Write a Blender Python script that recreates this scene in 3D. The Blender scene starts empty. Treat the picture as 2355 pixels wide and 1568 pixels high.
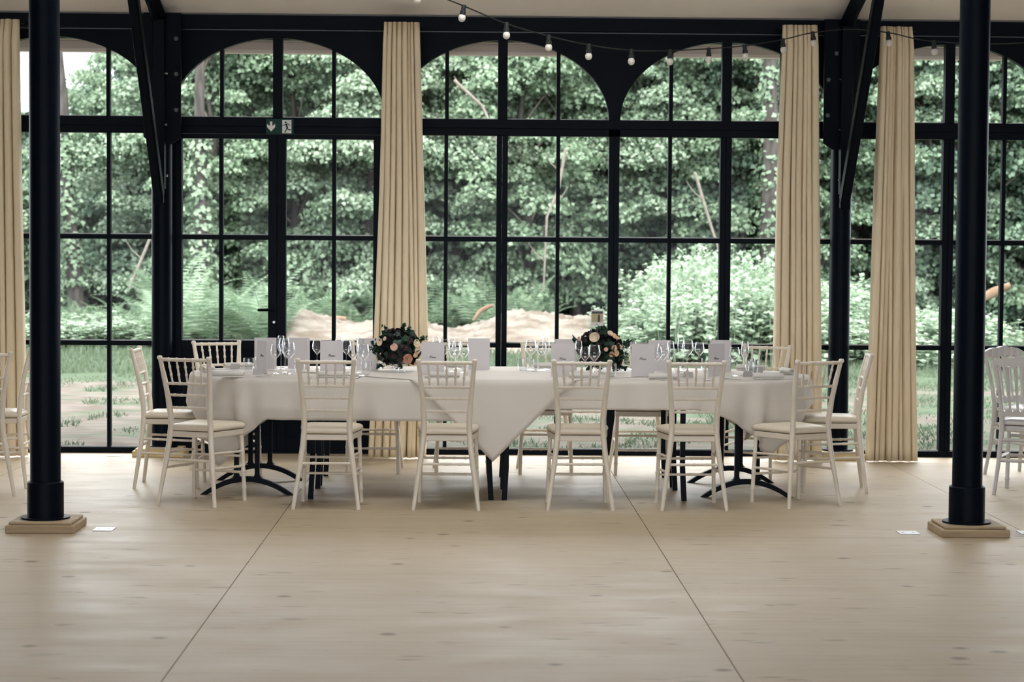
import bpy, math, random
import numpy as np
from mathutils import Vector, Matrix
PI = math.pi
S = bpy.context.scene
C = S.collection

# ------------------------------------------------------------------ camera
YAW = 91.5 / 4700.0
PITCH = math.atan(203.3 / 4700.0)
ROLL = 0.0073
fwd = Vector((math.sin(YAW) * math.cos(PITCH), math.cos(YAW) * math.cos(PITCH), -math.sin(PITCH)))
rgt = Vector((math.cos(YAW), -math.sin(YAW), 0))
upv = rgt.cross(fwd)
R_ = (rgt + ROLL * upv).normalized()
U_ = (upv - ROLL * rgt).normalized()
cam_data = bpy.data.cameras.new('camera')
cam = bpy.data.objects.new('camera', cam_data)
C.objects.link(cam)
cam.matrix_world = Matrix(((R_.x, U_.x, -fwd.x, 0), (R_.y, U_.y, -fwd.y, 0), (R_.z, U_.z, -fwd.z, 1.57), (0, 0, 0, 1)))
cam_data.sensor_width = 36.0
cam_data.sensor_fit = 'HORIZONTAL'
cam_data.lens = 4700.0 / 2355.0 * 36.0
cam_data.clip_end = 400
cam_data.dof.use_dof = True
cam_data.dof.focus_distance = 12.9
cam_data.dof.aperture_fstop = 4.0
S.camera = cam

# ------------------------------------------------------------------ sky, sun, exposure
SKY_STRENGTH = 8.2
world = bpy.data.worlds.new('overcast_sky')
S.world = world
world.use_nodes = True
wn, wl = world.node_tree.nodes, world.node_tree.links
wn.clear()
w_out = wn.new('ShaderNodeOutputWorld')
w_bg = wn.new('ShaderNodeBackground')
w_tc = wn.new('ShaderNodeTexCoord')
w_sep = wn.new('ShaderNodeSeparateXYZ')
w_ramp = wn.new('ShaderNodeValToRGB')
wl.new(w_tc.outputs['Generated'], w_sep.inputs[0])
wl.new(w_sep.outputs['Z'], w_ramp.inputs[0])
w_ramp.color_ramp.elements[0].position = 0.0
w_ramp.color_ramp.elements[0].color = (0.80, 0.86, 0.95, 1)
w_ramp.color_ramp.elements[1].position = 0.6
w_ramp.color_ramp.elements[1].color = (1.0, 1.0, 1.0, 1)
wl.new(w_ramp.outputs[0], w_bg.inputs[0])
w_bg.inputs[1].default_value = SKY_STRENGTH
wl.new(w_bg.outputs[0], w_out.inputs[0])

sun_data = bpy.data.lights.new('sun', 'SUN')
sun_data.energy = 2.2
sun_data.angle = math.radians(25)
sun_data.color = (1.0, 0.97, 0.92)
sun = bpy.data.objects.new('sun', sun_data)
C.objects.link(sun)
sun.rotation_euler = Vector((-0.25, 0.62, -0.75)).to_track_quat('-Z', 'Y').to_euler()

S.view_settings.view_transform = 'Standard'
S.view_settings.look = 'None'
S.view_settings.exposure = 0.0
S.view_settings.gamma = 1.0
S.view_settings.use_curve_mapping = False
S.cycles.use_denoising = True
S.cycles.max_bounces = 10
S.cycles.diffuse_bounces = 5
S.cycles.glossy_bounces = 4
S.cycles.transmission_bounces = 8
S.cycles.transparent_max_bounces = 40
S.cycles.caustics_reflective = False
S.cycles.caustics_refractive = False
S.cycles.sample_clamp_indirect = 6.0

rng = random.Random(7)
nr = np.random.default_rng(11)


# ------------------------------------------------------------------ materials
def pbsdf(name, col, rough=0.5, metal=0.0, spec=None, sheen=0.0):
    m = bpy.data.materials.new(name)
    m.use_nodes = True
    b = m.node_tree.nodes['Principled BSDF']
    b.inputs['Base Color'].default_value = (*col, 1)
    b.inputs['Roughness'].default_value = rough
    b.inputs['Metallic'].default_value = metal
    if spec is not None:
        b.inputs['Specular IOR Level'].default_value = spec
    if sheen:
        b.inputs['Sheen Weight'].default_value = sheen
    return m


def noisy(name, c1, c2, scale=(8, 8, 8), rough=0.6, detail=4.0, lo=0.35, hi=0.65, bump=0.0, spec=None, coord='Object', metal=0.0):
    m = pbsdf(name, c1, rough, metal, spec)
    n, l = m.node_tree.nodes, m.node_tree.links
    b = n['Principled BSDF']
    tc = n.new('ShaderNodeTexCoord')
    mp = n.new('ShaderNodeMapping')
    mp.inputs['Scale'].default_value = scale
    nz = n.new('ShaderNodeTexNoise')
    nz.inputs['Scale'].default_value = 1.0
    nz.inputs['Detail'].default_value = detail
    rp = n.new('ShaderNodeValToRGB')
    rp.color_ramp.elements[0].position = lo
    rp.color_ramp.elements[0].color = (*c1, 1)
    rp.color_ramp.elements[1].position = hi
    rp.color_ramp.elements[1].color = (*c2, 1)
    l.new(tc.outputs[coord], mp.inputs[0])
    l.new(mp.outputs[0], nz.inputs['Vector'])
    l.new(nz.outputs['Fac'], rp.inputs[0])
    l.new(rp.outputs[0], b.inputs['Base Color'])
    if bump:
        bp = n.new('ShaderNodeBump')
        bp.inputs['Strength'].default_value = bump
        bp.inputs['Distance'].default_value = 0.01
        l.new(nz.outputs['Fac'], bp.inputs['Height'])
        l.new(bp.outputs[0], b.inputs['Normal'])
    return m


def leafmat(name, c1, c2, trans=0.35, rough=0.45):
    """leaf: colour varies leaf by leaf and plant by plant, a little light passes through"""
    m = bpy.data.materials.new(name)
    m.use_nodes = True
    n, l = m.node_tree.nodes, m.node_tree.links
    n.clear()
    out = n.new('ShaderNodeOutputMaterial')
    geo = n.new('ShaderNodeNewGeometry')
    oi = n.new('ShaderNodeObjectInfo')
    add = n.new('ShaderNodeMath')
    add.operation = 'MULTIPLY_ADD'
    add.inputs[1].default_value = 0.3
    l.new(oi.outputs['Random'], add.inputs[0])
    mul = n.new('ShaderNodeMath')
    mul.operation = 'MULTIPLY'
    mul.inputs[1].default_value = 0.7
    l.new(geo.outputs['Random Per Island'], mul.inputs[0])
    l.new(mul.outputs[0], add.inputs[2])
    rp = n.new('ShaderNodeValToRGB')
    rp.color_ramp.elements[0].color = (*c1, 1)
    rp.color_ramp.elements[1].color = (*c2, 1)
    l.new(add.outputs[0], rp.inputs[0])
    df = n.new('ShaderNodeBsdfPrincipled')
    df.inputs['Roughness'].default_value = rough
    df.inputs['Specular IOR Level'].default_value = 0.35
    tr = n.new('ShaderNodeBsdfTranslucent')
    l.new(rp.outputs[0], df.inputs['Base Color'])
    l.new(rp.outputs[0], tr.inputs['Color'])
    mx = n.new('ShaderNodeMixShader')
    mx.inputs[0].default_value = trans
    l.new(df.outputs[0], mx.inputs[1])
    l.new(tr.outputs[0], mx.inputs[2])
    l.new(mx.outputs[0], out.inputs[0])
    return m


def glassmat(name, tint=(0.97, 0.98, 0.98), refl=1.0, rough=0.0, base=0.03, edge=0.6, power=4.0):
    m = bpy.data.materials.new(name)
    m.use_nodes = True
    n, l = m.node_tree.nodes, m.node_tree.links
    n.clear()
    out = n.new('ShaderNodeOutputMaterial')
    tp = n.new('ShaderNodeBsdfTransparent')
    tp.inputs[0].default_value = (*tint, 1)
    gl = n.new('ShaderNodeBsdfGlossy')
    gl.inputs['Color'].default_value = (refl, refl, refl, 1)
    gl.inputs['Roughness'].default_value = rough
    lw = n.new('ShaderNodeLayerWeight')
    lw.inputs['Blend'].default_value = 0.5
    pw = n.new('ShaderNodeMath')
    pw.operation = 'POWER'
    pw.inputs[1].default_value = power
    l.new(lw.outputs['Facing'], pw.inputs[0])
    fr = n.new('ShaderNodeMath')
    fr.operation = 'MULTIPLY_ADD'
    fr.inputs[1].default_value = edge
    fr.inputs[2].default_value = base
    l.new(pw.outputs[0], fr.inputs[0])
    mx = n.new('ShaderNodeMixShader')
    l.new(fr.outputs[0], mx.inputs[0])
    l.new(tp.outputs[0], mx.inputs[1])
    l.new(gl.outputs[0], mx.inputs[2])
    l.new(mx.outputs[0], out.inputs[0])
    return m


M = {}
M['steel'] = pbsdf('dark_navy_steel', (0.0026, 0.0048, 0.0092), 0.42, 0.0, 0.05)
M['steel_leg'] = pbsdf('black_table_leg', (0.0030, 0.0050, 0.0095), 0.42, 0.0, 0.07)
M['bolt'] = pbsdf('zinc_bolt', (0.45, 0.45, 0.45), 0.35, 1.0)
M['chair'] = noisy('ivory_lacquered_wood', (0.72, 0.65, 0.545), (0.77, 0.70, 0.595), (5, 5, 9), 0.42, bump=0.02)
M['cushion'] = pbsdf('ivory_cushion', (0.73, 0.655, 0.525), 0.36, 0, 0.5)
M['gap_shade'] = pbsdf('cushion_gap_shade', (0.10, 0.08, 0.06), 0.8)  # dark strip standing in for shade between seat frame and cushion
M['napoleon'] = noisy('white_lacquered_wood', (0.5332, 0.5160, 0.4988), (0.5848, 0.5676, 0.5504), (5, 5, 9), 0.4)
M['napcush'] = pbsdf('white_satin_cushion', (0.66, 0.65, 0.64), 0.3)
M['linen'] = noisy('white_linen', (0.665, 0.62, 0.565), (0.685, 0.64, 0.585), (3, 3, 3), 0.85, bump=0.0, spec=0.2)
M['napkin'] = pbsdf('white_napkin', (0.66, 0.635, 0.60), 0.9, 0, 0.2)
M['curtain'] = noisy('cream_velvet', (0.7630, 0.6540, 0.4742), (0.8066, 0.6922, 0.5069), (30, 30, 4), 0.9, spec=0.15)
M['card'] = pbsdf('white_card', (0.62, 0.59, 0.60), 0.8, 0, 0.2)
M['ink'] = pbsdf('grey_ink', (0.12, 0.11, 0.12), 0.8)
M['greycard'] = pbsdf('grey_card', (0.40, 0.38, 0.36), 0.8)
M['silver'] = pbsdf('cutlery_steel', (0.55, 0.55, 0.57), 0.18, 1.0)
M['bulb'] = pbsdf('opal_bulb', (0.72, 0.68, 0.62), 0.3)
M['line'] = pbsdf('painted_edge_highlight', (0.075, 0.08, 0.095), 0.35, 0.0, 0.5)  # lighter grey that stands in for a highlight along the beam
M['pale_strip'] = pbsdf('pale_grey_strip', (0.62, 0.63, 0.64), 0.4)  # pale strip along the lower edge of each pane
M['bolthead'] = pbsdf('grey_bolt_head', (0.085, 0.08, 0.085), 0.5)
M['rubber'] = pbsdf('black_rubber', (0.008, 0.009, 0.011), 0.6)
M['timber'] = noisy('raw_pine', (0.34, 0.25, 0.15), (0.46, 0.35, 0.22), (3, 40, 40), 0.7)
M['timber_y'] = noisy('yellow_pine', (0.60, 0.45, 0.22), (0.68, 0.53, 0.28), (3, 40, 40), 0.7)
M['plate'] = pbsdf('brushed_plate', (0.66, 0.68, 0.70), 0.4, 0.6)
M['soffit'] = noisy('cream_soffit', (0.90, 0.87, 0.79), (0.92, 0.89, 0.81), (2, 20, 20), 0.8)
M['gutter'] = noisy('mauve_zinc', (0.60, 0.535, 0.54), (0.66, 0.59, 0.595), (1.2, 8, 8), 0.6)
M['gutter_lip'] = pbsdf('pale_zinc', (0.78, 0.70, 0.68), 0.6)
M['glass'] = glassmat('window_glass', (0.985, 0.992, 0.99), 0.9, 0.0, 0.002, 0.5, 5.0)
M['crystal'] = glassmat('clear_crystal', (0.975, 0.98, 0.985), 1.0, 0.06, 0.03, 0.75, 2.2)
M['sign_green'] = pbsdf('sign_green', (0.004, 0.040, 0.031), 0.5, 0, 0.2)
M['sign_white'] = pbsdf('sign_white', (0.72, 0.72, 0.68), 0.4)
M['bark'] = noisy('grey_bark', (0.0223, 0.0190, 0.0156), (0.0536, 0.0458, 0.0402), (14, 14, 3), 0.9, bump=0.3)
M['branch'] = noisy('pale_branch', (0.1170, 0.0990, 0.0810), (0.1710, 0.1485, 0.1260), (14, 14, 14), 0.9)
M['log'] = noisy('orange_log', (0.1088, 0.0640, 0.0352), (0.1600, 0.1088, 0.0704), (8, 8, 8), 0.9)
M['leaf_a'] = leafmat('maple_leaf', (0.085, 0.145, 0.085), (0.27, 0.35, 0.235), 0.3)
M['leaf_b'] = leafmat('pale_leaf', (0.12, 0.188, 0.118), (0.335, 0.41, 0.295), 0.3)
M['leaf_c'] = leafmat('dark_leaf', (0.048, 0.092, 0.06), (0.165, 0.23, 0.155), 0.25)
M['leaf_d'] = leafmat('nettle_leaf', (0.1665, 0.2475, 0.1620), (0.3600, 0.4410, 0.3240), 0.35)
M['fern'] = leafmat('bracken_frond', (0.0723, 0.1318, 0.0765), (0.2125, 0.2890, 0.1827), 0.35)
M['grass'] = leafmat('grass_blade', (0.0491, 0.0807, 0.0421), (0.1158, 0.1474, 0.0948), 0.35)
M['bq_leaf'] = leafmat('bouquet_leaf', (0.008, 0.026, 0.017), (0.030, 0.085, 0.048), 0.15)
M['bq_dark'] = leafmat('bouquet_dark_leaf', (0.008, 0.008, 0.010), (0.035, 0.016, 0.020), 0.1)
M['rose_cream'] = pbsdf('cream_petals', (0.74, 0.60, 0.43), 0.7)
M['rose_pink'] = pbsdf('blush_petals', (0.68, 0.40, 0.31), 0.7)
M['rose_tan'] = pbsdf('antique_rose_petals', (0.50, 0.25, 0.165), 0.7)
M['rose_peach'] = pbsdf('peach_petals', (0.72, 0.46, 0.28), 0.7)
M['rose_wine'] = pbsdf('wine_petals', (0.030, 0.005, 0.008), 0.7)
M['wire'] = pbsdf('thin_wire', (0.12, 0.10, 0.09), 0.4, 0.8)
M['ph_bg'] = pbsdf('print_olive', (0.34, 0.30, 0.14), 0.5)
M['ph_dark'] = pbsdf('print_dark', (0.02, 0.022, 0.04), 0.5)
M['ph_tan'] = pbsdf('print_tan', (0.42, 0.28, 0.17), 0.5)


def floormat():
    m = bpy.data.materials.new('pale_spruce_boards')
    m.use_nodes = True
    n, l = m.node_tree.nodes, m.node_tree.links
    b = n['Principled BSDF']
    b.inputs['Roughness'].default_value = 0.42
    b.inputs['Specular IOR Level'].default_value = 0.3
    tc = n.new('ShaderNodeTexCoord')

    def noise(scale, detail, s=1.0):
        mp = n.new('ShaderNodeMapping')
        mp.inputs['Scale'].default_value = scale
        nz = n.new('ShaderNodeTexNoise')
        nz.inputs['Scale'].default_value = s
        nz.inputs['Detail'].default_value = detail
        l.new(tc.outputs['Object'], mp.inputs[0])
        l.new(mp.outputs[0], nz.inputs['Vector'])
        return nz

    def ramp(src, p0, c0, p1, c1):
        r = n.new('ShaderNodeValToRGB')
        r.color_ramp.elements[0].position = p0
        r.color_ramp.elements[0].color = (*c0, 1)
        r.color_ramp.elements[1].position = p1
        r.color_ramp.elements[1].color = (*c1, 1)
        l.new(src, r.inputs[0])
        return r

    def mult(a, bb, fac=1.0):
        x = n.new('ShaderNodeMix')
        x.data_type = 'RGBA'
        x.blend_type = 'MULTIPLY'
        x.inputs['Factor'].default_value = fac
        l.new(a, x.inputs['A'])
        l.new(bb, x.inputs['B'])
        return x.outputs['Result']
    vo2 = n.new('ShaderNodeTexVoronoi')
    mp2 = n.new('ShaderNodeMapping')
    mp2.inputs['Scale'].default_value = (2.1, 7.5, 1)
    mp2.inputs['Location'].default_value = (3.3, 1.7, 0)
    l.new(tc.outputs['Object'], mp2.inputs[0])
    l.new(mp2.outputs[0], vo2.inputs['Vector'])
    vo2.inputs['Scale'].default_value = 1.0
    dash = ramp(vo2.outputs['Distance'], 0.06, (0.60, 0.55, 0.50), 0.16, (1, 1, 1))
    base = ramp(noise((0.5, 0.9, 1), 3).outputs['Fac'], 0.3, (0.472, 0.382, 0.262), 0.7, (0.532, 0.434, 0.304))
    grain = ramp(noise((1.0, 26, 1), 5).outputs['Fac'], 0.3, (0.90, 0.89, 0.88), 0.65, (1, 1, 1))
    # knots: short dark dashes along the boards
    vo = n.new('ShaderNodeTexVoronoi')
    mp = n.new('ShaderNodeMapping')
    mp.inputs['Scale'].default_value = (2.6, 3.4, 1)
    l.new(tc.outputs['Object'], mp.inputs[0])
    l.new(mp.outputs[0], vo.inputs['Vector'])
    vo.inputs['Scale'].default_value = 1.0
    vo.inputs['Randomness'].default_value = 1.0
    knot = ramp(vo.outputs['Distance'], 0.055, (0.42, 0.38, 0.35), 0.12, (1, 1, 1))
    strk = ramp(noise((4.5, 14, 1), 3).outputs['Fac'], 0.26, (0.62, 0.58, 0.54), 0.36, (1, 1, 1))
    sweep = ramp(noise((3.0, 0.35, 1), 2).outputs['Fac'], 0.3, (0.93, 0.93, 0.93), 0.7, (1.0, 1.0, 1.0))
    c = mult(base.outputs[0], grain.outputs[0])
    c = mult(c, knot.outputs[0], 0.95)
    c = mult(c, strk.outputs[0], 0.9)
    c = mult(c, dash.outputs[0], 0.85)
    c = mult(c, sweep.outputs[0])
    l.new(c, b.inputs['Base Color'])
    rr = ramp(noise((2, 5, 1), 3).outputs['Fac'], 0.3, (0.42, 0.42, 0.42), 0.7, (0.55, 0.55, 0.55))
    l.new(rr.outputs[0], b.inputs['Roughness'])
    return m


M['floor'] = floormat()
M['ceiling'] = noisy('ceiling_boards', (0.78, 0.73, 0.68), (0.82, 0.77, 0.72), (1.2, 0.8, 1), 0.8)


def groundmat():
    m = bpy.data.materials.new('earth_and_grass')
    m.use_nodes = True
    n, l = m.node_tree.nodes, m.node_tree.links
    b = n['Principled BSDF']
    b.inputs['Roughness'].default_value = 0.95
    b.inputs['Specular IOR Level'].default_value = 0.1
    tc = n.new('ShaderNodeTexCoord')

    def noise(scale, detail):
        mp = n.new('ShaderNodeMapping')
        mp.inputs['Scale'].default_value = scale
        nz = n.new('ShaderNodeTexNoise')
        nz.inputs['Scale'].default_value = 1.0
        nz.inputs['Detail'].default_value = detail
        l.new(tc.outputs['Object'], mp.inputs[0])
        l.new(mp.outputs[0], nz.inputs['Vector'])
        return nz.outputs['Fac']
    earth = n.new('ShaderNodeValToRGB')
    earth.color_ramp.elements[0].position = 0.35
    earth.color_ramp.elements[0].color = (0.0673, 0.0561, 0.0449, 1)
    earth.color_ramp.elements[1].position = 0.62
    earth.color_ramp.elements[1].color = (0.1088, 0.0957, 0.0816, 1)
    l.new(noise((2.5, 3.5, 1), 6), earth.inputs[0])
    green = n.new('ShaderNodeValToRGB')
    green.color_ramp.elements[0].position = 0.3
    green.color_ramp.elements[0].color = (0.0269, 0.0449, 0.0236, 1)
    green.color_ramp.elements[1].position = 0.7
    green.color_ramp.elements[1].color = (0.0661, 0.0881, 0.0539, 1)
    l.new(noise((5, 7, 1), 6), green.inputs[0])
    sep = n.new('ShaderNodeSeparateXYZ')
    l.new(tc.outputs['Object'], sep.inputs[0])
    far = n.new('ShaderNodeMapRange')
    far.inputs['From Min'].default_value = 24.5
    far.inputs['From Max'].default_value = 27.5
    far.inputs['To Min'].default_value = -0.05
    far.inputs['To Max'].default_value = 0.6
    l.new(sep.outputs['Y'], far.inputs['Value'])
    rt = n.new('ShaderNodeMapRange')
    rt.inputs['From Min'].default_value = 0.5
    rt.inputs['From Max'].default_value = 3.0
    rt.inputs['To Min'].default_value = 0.0
    rt.inputs['To Max'].default_value = 0.08
    l.new(sep.outputs['X'], rt.inputs['Value'])
    a1 = n.new('ShaderNodeMath')
    a1.operation = 'ADD'
    l.new(noise((0.9, 1.3, 1), 7), a1.inputs[0])
    l.new(far.outputs[0], a1.inputs[1])
    a2 = n.new('ShaderNodeMath')
    a2.operation = 'ADD'
    l.new(a1.outputs[0], a2.inputs[0])
    l.new(rt.outputs[0], a2.inputs[1])
    msk = n.new('ShaderNodeValToRGB')
    msk.color_ramp.elements[0].position = 0.44
    msk.color_ramp.elements[1].position = 0.60
    l.new(a2.outputs[0], msk.inputs[0])
    mx = n.new('ShaderNodeMix')
    mx.data_type = 'RGBA'
    l.new(msk.outputs[0], mx.inputs['Factor'])
    l.new(earth.outputs[0], mx.inputs['A'])
    l.new(green.outputs[0], mx.inputs['B'])
    l.new(mx.outputs['Result'], b.inputs['Base Color'])
    return m


M['ground'] = groundmat()
M['mound'] = noisy('dry_brash', (0.0758, 0.0569, 0.0400), (0.1390, 0.1221, 0.1011), (2.2, 3.5, 7), 0.95, detail=8, lo=0.36, hi=0.58, bump=0.6)


# ------------------------------------------------------------------ mesh builder
class MB:
    def __init__(self):
        self.v, self.f, self.mi, self.cur = [], [], [], 0

    def add(self, vs, fs):
        o = len(self.v)
        self.v.extend([tuple(p) for p in vs])
        for q in fs:
            self.f.append(tuple(i + o for i in q))
            self.mi.append(self.cur)
        return self

    def box(self, x0, x1, y0, y1, z0, z1):
        return self.add([(x0, y0, z0), (x1, y0, z0), (x1, y1, z0), (x0, y1, z0), (x0, y0, z1), (x1, y0, z1), (x1, y1, z1), (x0, y1, z1)],
                        [(0, 3, 2, 1), (4, 5, 6, 7), (0, 1, 5, 4), (1, 2, 6, 5), (2, 3, 7, 6), (3, 0, 4, 7)])

    def tube(self, pts, rad, n=10, caps=True):
        """round bar along points; rad is a number or one radius per point"""
        P = [Vector(p) for p in pts]
        if not hasattr(rad, '__len__'):
            rad = [rad] * len(P)
        vs, fs = [], []
        prev = None
        for i, p in enumerate(P):
            d = (P[min(i + 1, len(P) - 1)] - P[max(i - 1, 0)])
            if d.length < 1e-9:
                d = Vector((0, 0, 1))
            d.normalize()
            if prev is None:
                a = Vector((1, 0, 0)) if abs(d.x) < 0.9 else Vector((0, 1, 0))
            else:
                a = prev
            a = (a - d * a.dot(d))
            a.normalize()
            prev = a
            b = d.cross(a)
            for k in range(n):
                t = 2 * PI * k / n
                vs.append(p + (a * math.cos(t) + b * math.sin(t)) * rad[i])
        for i in range(len(P) - 1):
            for k in range(n):
                k2 = (k + 1) % n
                fs.append((i * n + k, i * n + k2, (i + 1) * n + k2, (i + 1) * n + k))
        if caps:
            fs.append(tuple(range(n - 1, -1, -1)))
            fs.append(tuple((len(P) - 1) * n + k for k in range(n)))
        return self.add(vs, fs)

    def bar(self, p0, p1, w, h, up=(0, 0, 1)):
        """square bar from p0 to p1"""
        p0, p1 = Vector(p0), Vector(p1)
        d = (p1 - p0).normalized()
        a = d.cross(Vector(up))
        if a.length < 1e-6:
            a = d.cross(Vector((1, 0, 0)))
        a.normalize()
        b = a.cross(d)
        vs = []
        for p in (p0, p1):
            for s, t in ((-1, -1), (1, -1), (1, 1), (-1, 1)):
                vs.append(p + a * (s * w / 2) + b * (t * h / 2))
        return self.add(vs, [(0, 3, 2, 1), (4, 5, 6, 7), (0, 1, 5, 4), (1, 2, 6, 5), (2, 3, 7, 6), (3, 0, 4, 7)])

    def lathe(self, prof, n=20, c=(0, 0, 0), close=False):
        vs, fs = [], []
        for r, z in prof:
            for k in range(n):
                t = 2 * PI * k / n
                vs.append((c[0] + r * math.cos(t), c[1] + r * math.sin(t), c[2] + z))
        m = len(prof)
        for i in range(m if close else m - 1):
            j = (i + 1) % m
            for k in range(n):
                k2 = (k + 1) % n
                fs.append((i * n + k, i * n + k2, j * n + k2, j * n + k))
        return self.add(vs, fs)

    def prism_y(self, poly, y0, y1):
        """polygon in x,z pushed along y"""
        n = len(poly)
        vs = [(x, y0, z) for x, z in poly] + [(x, y1, z) for x, z in poly]
        fs = [tuple(range(n)), tuple(range(2 * n - 1, n - 1, -1))]
        for i in range(n):
            j = (i + 1) % n
            fs.append((i, i + n, j + n, j))
        return self.add(vs, fs)

    def prism_z(self, poly, z0, z1):
        n = len(poly)
        vs = [(x, y, z0) for x, y in poly] + [(x, y, z1) for x, y in poly]
        fs = [tuple(range(n - 1, -1, -1)), tuple(range(n, 2 * n))]
        for i in range(n):
            j = (i + 1) % n
            fs.append((i, j, j + n, i + n))
        return self.add(vs, fs)

    def grid(self, rows, closed=False):
        """rows of equal length point lists"""
        n = len(rows[0])
        vs = [p for r in rows for p in r]
        fs = []
        for i in range(len(rows) - 1):
            for k in range(n if closed else n - 1):
                k2 = (k + 1) % n
                fs.append((i * n + k, i * n + k2, (i + 1) * n + k2, (i + 1) * n + k))
        return self.add(vs, fs)

    def xform(self, mat):
        self.v = [tuple(mat @ Vector(p)) for p in self.v]
        return self

    def build(self, name, mat, parent=None, angle=40, bevel=0.0, smooth=True):
        me = bpy.data.meshes.new(name)
        me.from_pydata(self.v, [], self.f)
        mats = mat if isinstance(mat, (list, tuple)) else [mat]
        for m in mats:
            me.materials.append(M[m])
        if len(mats) > 1:
            me.polygons.foreach_set('material_index', self.mi)
        me.validate()
        me.update()
        if smooth:
            me.shade_smooth()
            me.set_sharp_from_angle(angle=math.radians(angle))
        o = bpy.data.objects.new(name, me)
        C.objects.link(o)
        if parent is not None:
            o.parent = parent
        if bevel:
            bv = o.modifiers.new('bevel', 'BEVEL')
            bv.width = bevel
            bv.segments = 2
            bv.limit_method = 'ANGLE'
        return o


def tag(o, label=None, cat=None, group=None, kind=None):
    if label:
        o['label'] = label
    if cat:
        o['category'] = cat
    if group:
        o['group'] = group
    if kind:
        o['kind'] = kind
    return o


def empty(name, loc=(0, 0, 0), rz=0.0):
    o = bpy.data.objects.new(name, None)
    o.empty_display_size = 0.05
    o.location = loc
    o.rotation_euler = (0, 0, rz)
    C.objects.link(o)
    return o


def dup(o, parent=None):
    c = o.copy()
    C.objects.link(c)
    c.parent = parent
    for ch in list(o.children):
        dup(ch, c)
    return c


def place(proto, used, loc, rz, label, group=None, scale=None):
    """first use moves the prototype itself, later ones copy it with its parts"""
    o = dup(proto) if used.get(proto.name) else proto
    used[proto.name] = True
    o.location = loc
    o.rotation_euler = (0, 0, rz)
    if scale:
        o.scale = scale
    o['label'] = label
    if group:
        o['group'] = group
    return o


USED = {}

# ------------------------------------------------------------------ floor, ceiling, ground
fb = MB()
ys_l, ys_m, ys_r = [-10.0, -1.2, 3.4, 11.436, 15.93], [-10.0, 0.4, 6.2, 15.93], [-10.0, -1.4, 3.2, 11.276, 15.93]
g = 0.0022
for x0, x1, ys in ((-9.0, -7.514, ys_m), (-7.514, -5.384, ys_r), (-5.384, -3.254, ys_m), (-3.254, -1.124, ys_l), (-1.124, 1.006, ys_m),
                   (1.006, 3.152, ys_r), (3.152, 5.282, ys_r), (5.282, 7.412, ys_m), (7.412, 9.4, ys_l)):
    for a, b in zip(ys[:-1], ys[1:]):
        fb.box(x0 + g, x1 - g, a + g, b - g, -0.06, 0.0)
floor = fb.build('floor', 'floor')
tag(floor, kind='structure')
fb = MB().box(-9.0, 9.4, -10.0, 15.93, -0.14, -0.055)
fl2 = fb.build('subfloor', 'timber', floor)

RIDGE_Y, RIDGE_Z = 5.45, 6.135
SKX0, SKX1, SKY0, SKY1 = -1.6, 2.0, 10.8, 12.2      # unseen glazed opening added over the table to brighten the room


def roof_z(y):
    return 3.362 + (15.80 - y) * (RIDGE_Z - 3.362) / (15.80 - RIDGE_Y) if y >= RIDGE_Y else 3.0 + (y + 9.9) * (RIDGE_Z - 3.0) / (RIDGE_Y + 9.9)


def roof_panel(b, x0, x1, ya, yb, t=0.18, lift=0.0):
    za, zb = roof_z(ya) + lift, roof_z(yb) + lift
    b.add([(x0, ya, za), (x1, ya, za), (x1, yb, zb), (x0, yb, zb), (x0, ya, za + t), (x1, ya, za + t), (x1, yb, zb + t), (x0, yb, zb + t)],
          [(0, 3, 2, 1), (4, 5, 6, 7), (0, 1, 5, 4), (1, 2, 6, 5), (2, 3, 7, 6), (3, 0, 4, 7)])


cb = MB()
for x0, x1, ya, yb in ((-9.0, 9.4, -9.9, RIDGE_Y), (-9.0, 9.4, RIDGE_Y, SKY0), (-9.0, 9.4, SKY1, 15.80), (-9.0, SKX0, SKY0, SKY1), (SKX1, 9.4, SKY0, SKY1)):
    roof_panel(cb, x0, x1, ya, yb)
ceiling = cb.build('ceiling', 'ceiling', smooth=False)
tag(ceiling, kind='structure')
added_glazing = empty('window_7')  # added out of view as an extra source of daylight
tag(added_glazing, kind='structure')
for ya, yb in ((SKY0, SKY1),):
    for k in range(4):
        x0 = SKX0 + (SKX1 - SKX0) * k / 4
        q = MB()
        roof_panel(q, x0, x0 + (SKX1 - SKX0) / 4, ya, yb, 0.006, 0.10)
        q.build('pane', 'glass', added_glazing, smooth=False)
    for k in range(5):
        x0 = SKX0 + (SKX1 - SKX0) * k / 4
        q = MB()
        roof_panel(q, x0 - 0.02, x0 + 0.02, ya, yb, 0.06, 0.04)
        q.build('glazing_bar', 'steel', added_glazing)

# unseen flanks added, dark to dim the floor corners; far end opened for daylight
for nm, x0, x1 in (('shade_wall_left', -9.12, -9.0), ('shade_wall_right', 9.4, 9.52)):
    pts_ = [(-10.0, 0), (15.93, 0), (15.93, 3.3), (5.45, 6.2), (-10.0, 3.0)]
    b_ = MB().add([(x0, y, z) for y, z in pts_] + [(x1, y, z) for y, z in pts_], [(0, 1, 2, 3, 4), (9, 8, 7, 6, 5)] + [(i, i + 5, (i + 1) % 5 + 5, (i + 1) % 5) for i in range(5)])
    tag(b_.build(nm, 'steel', smooth=False), kind='structure')

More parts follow.
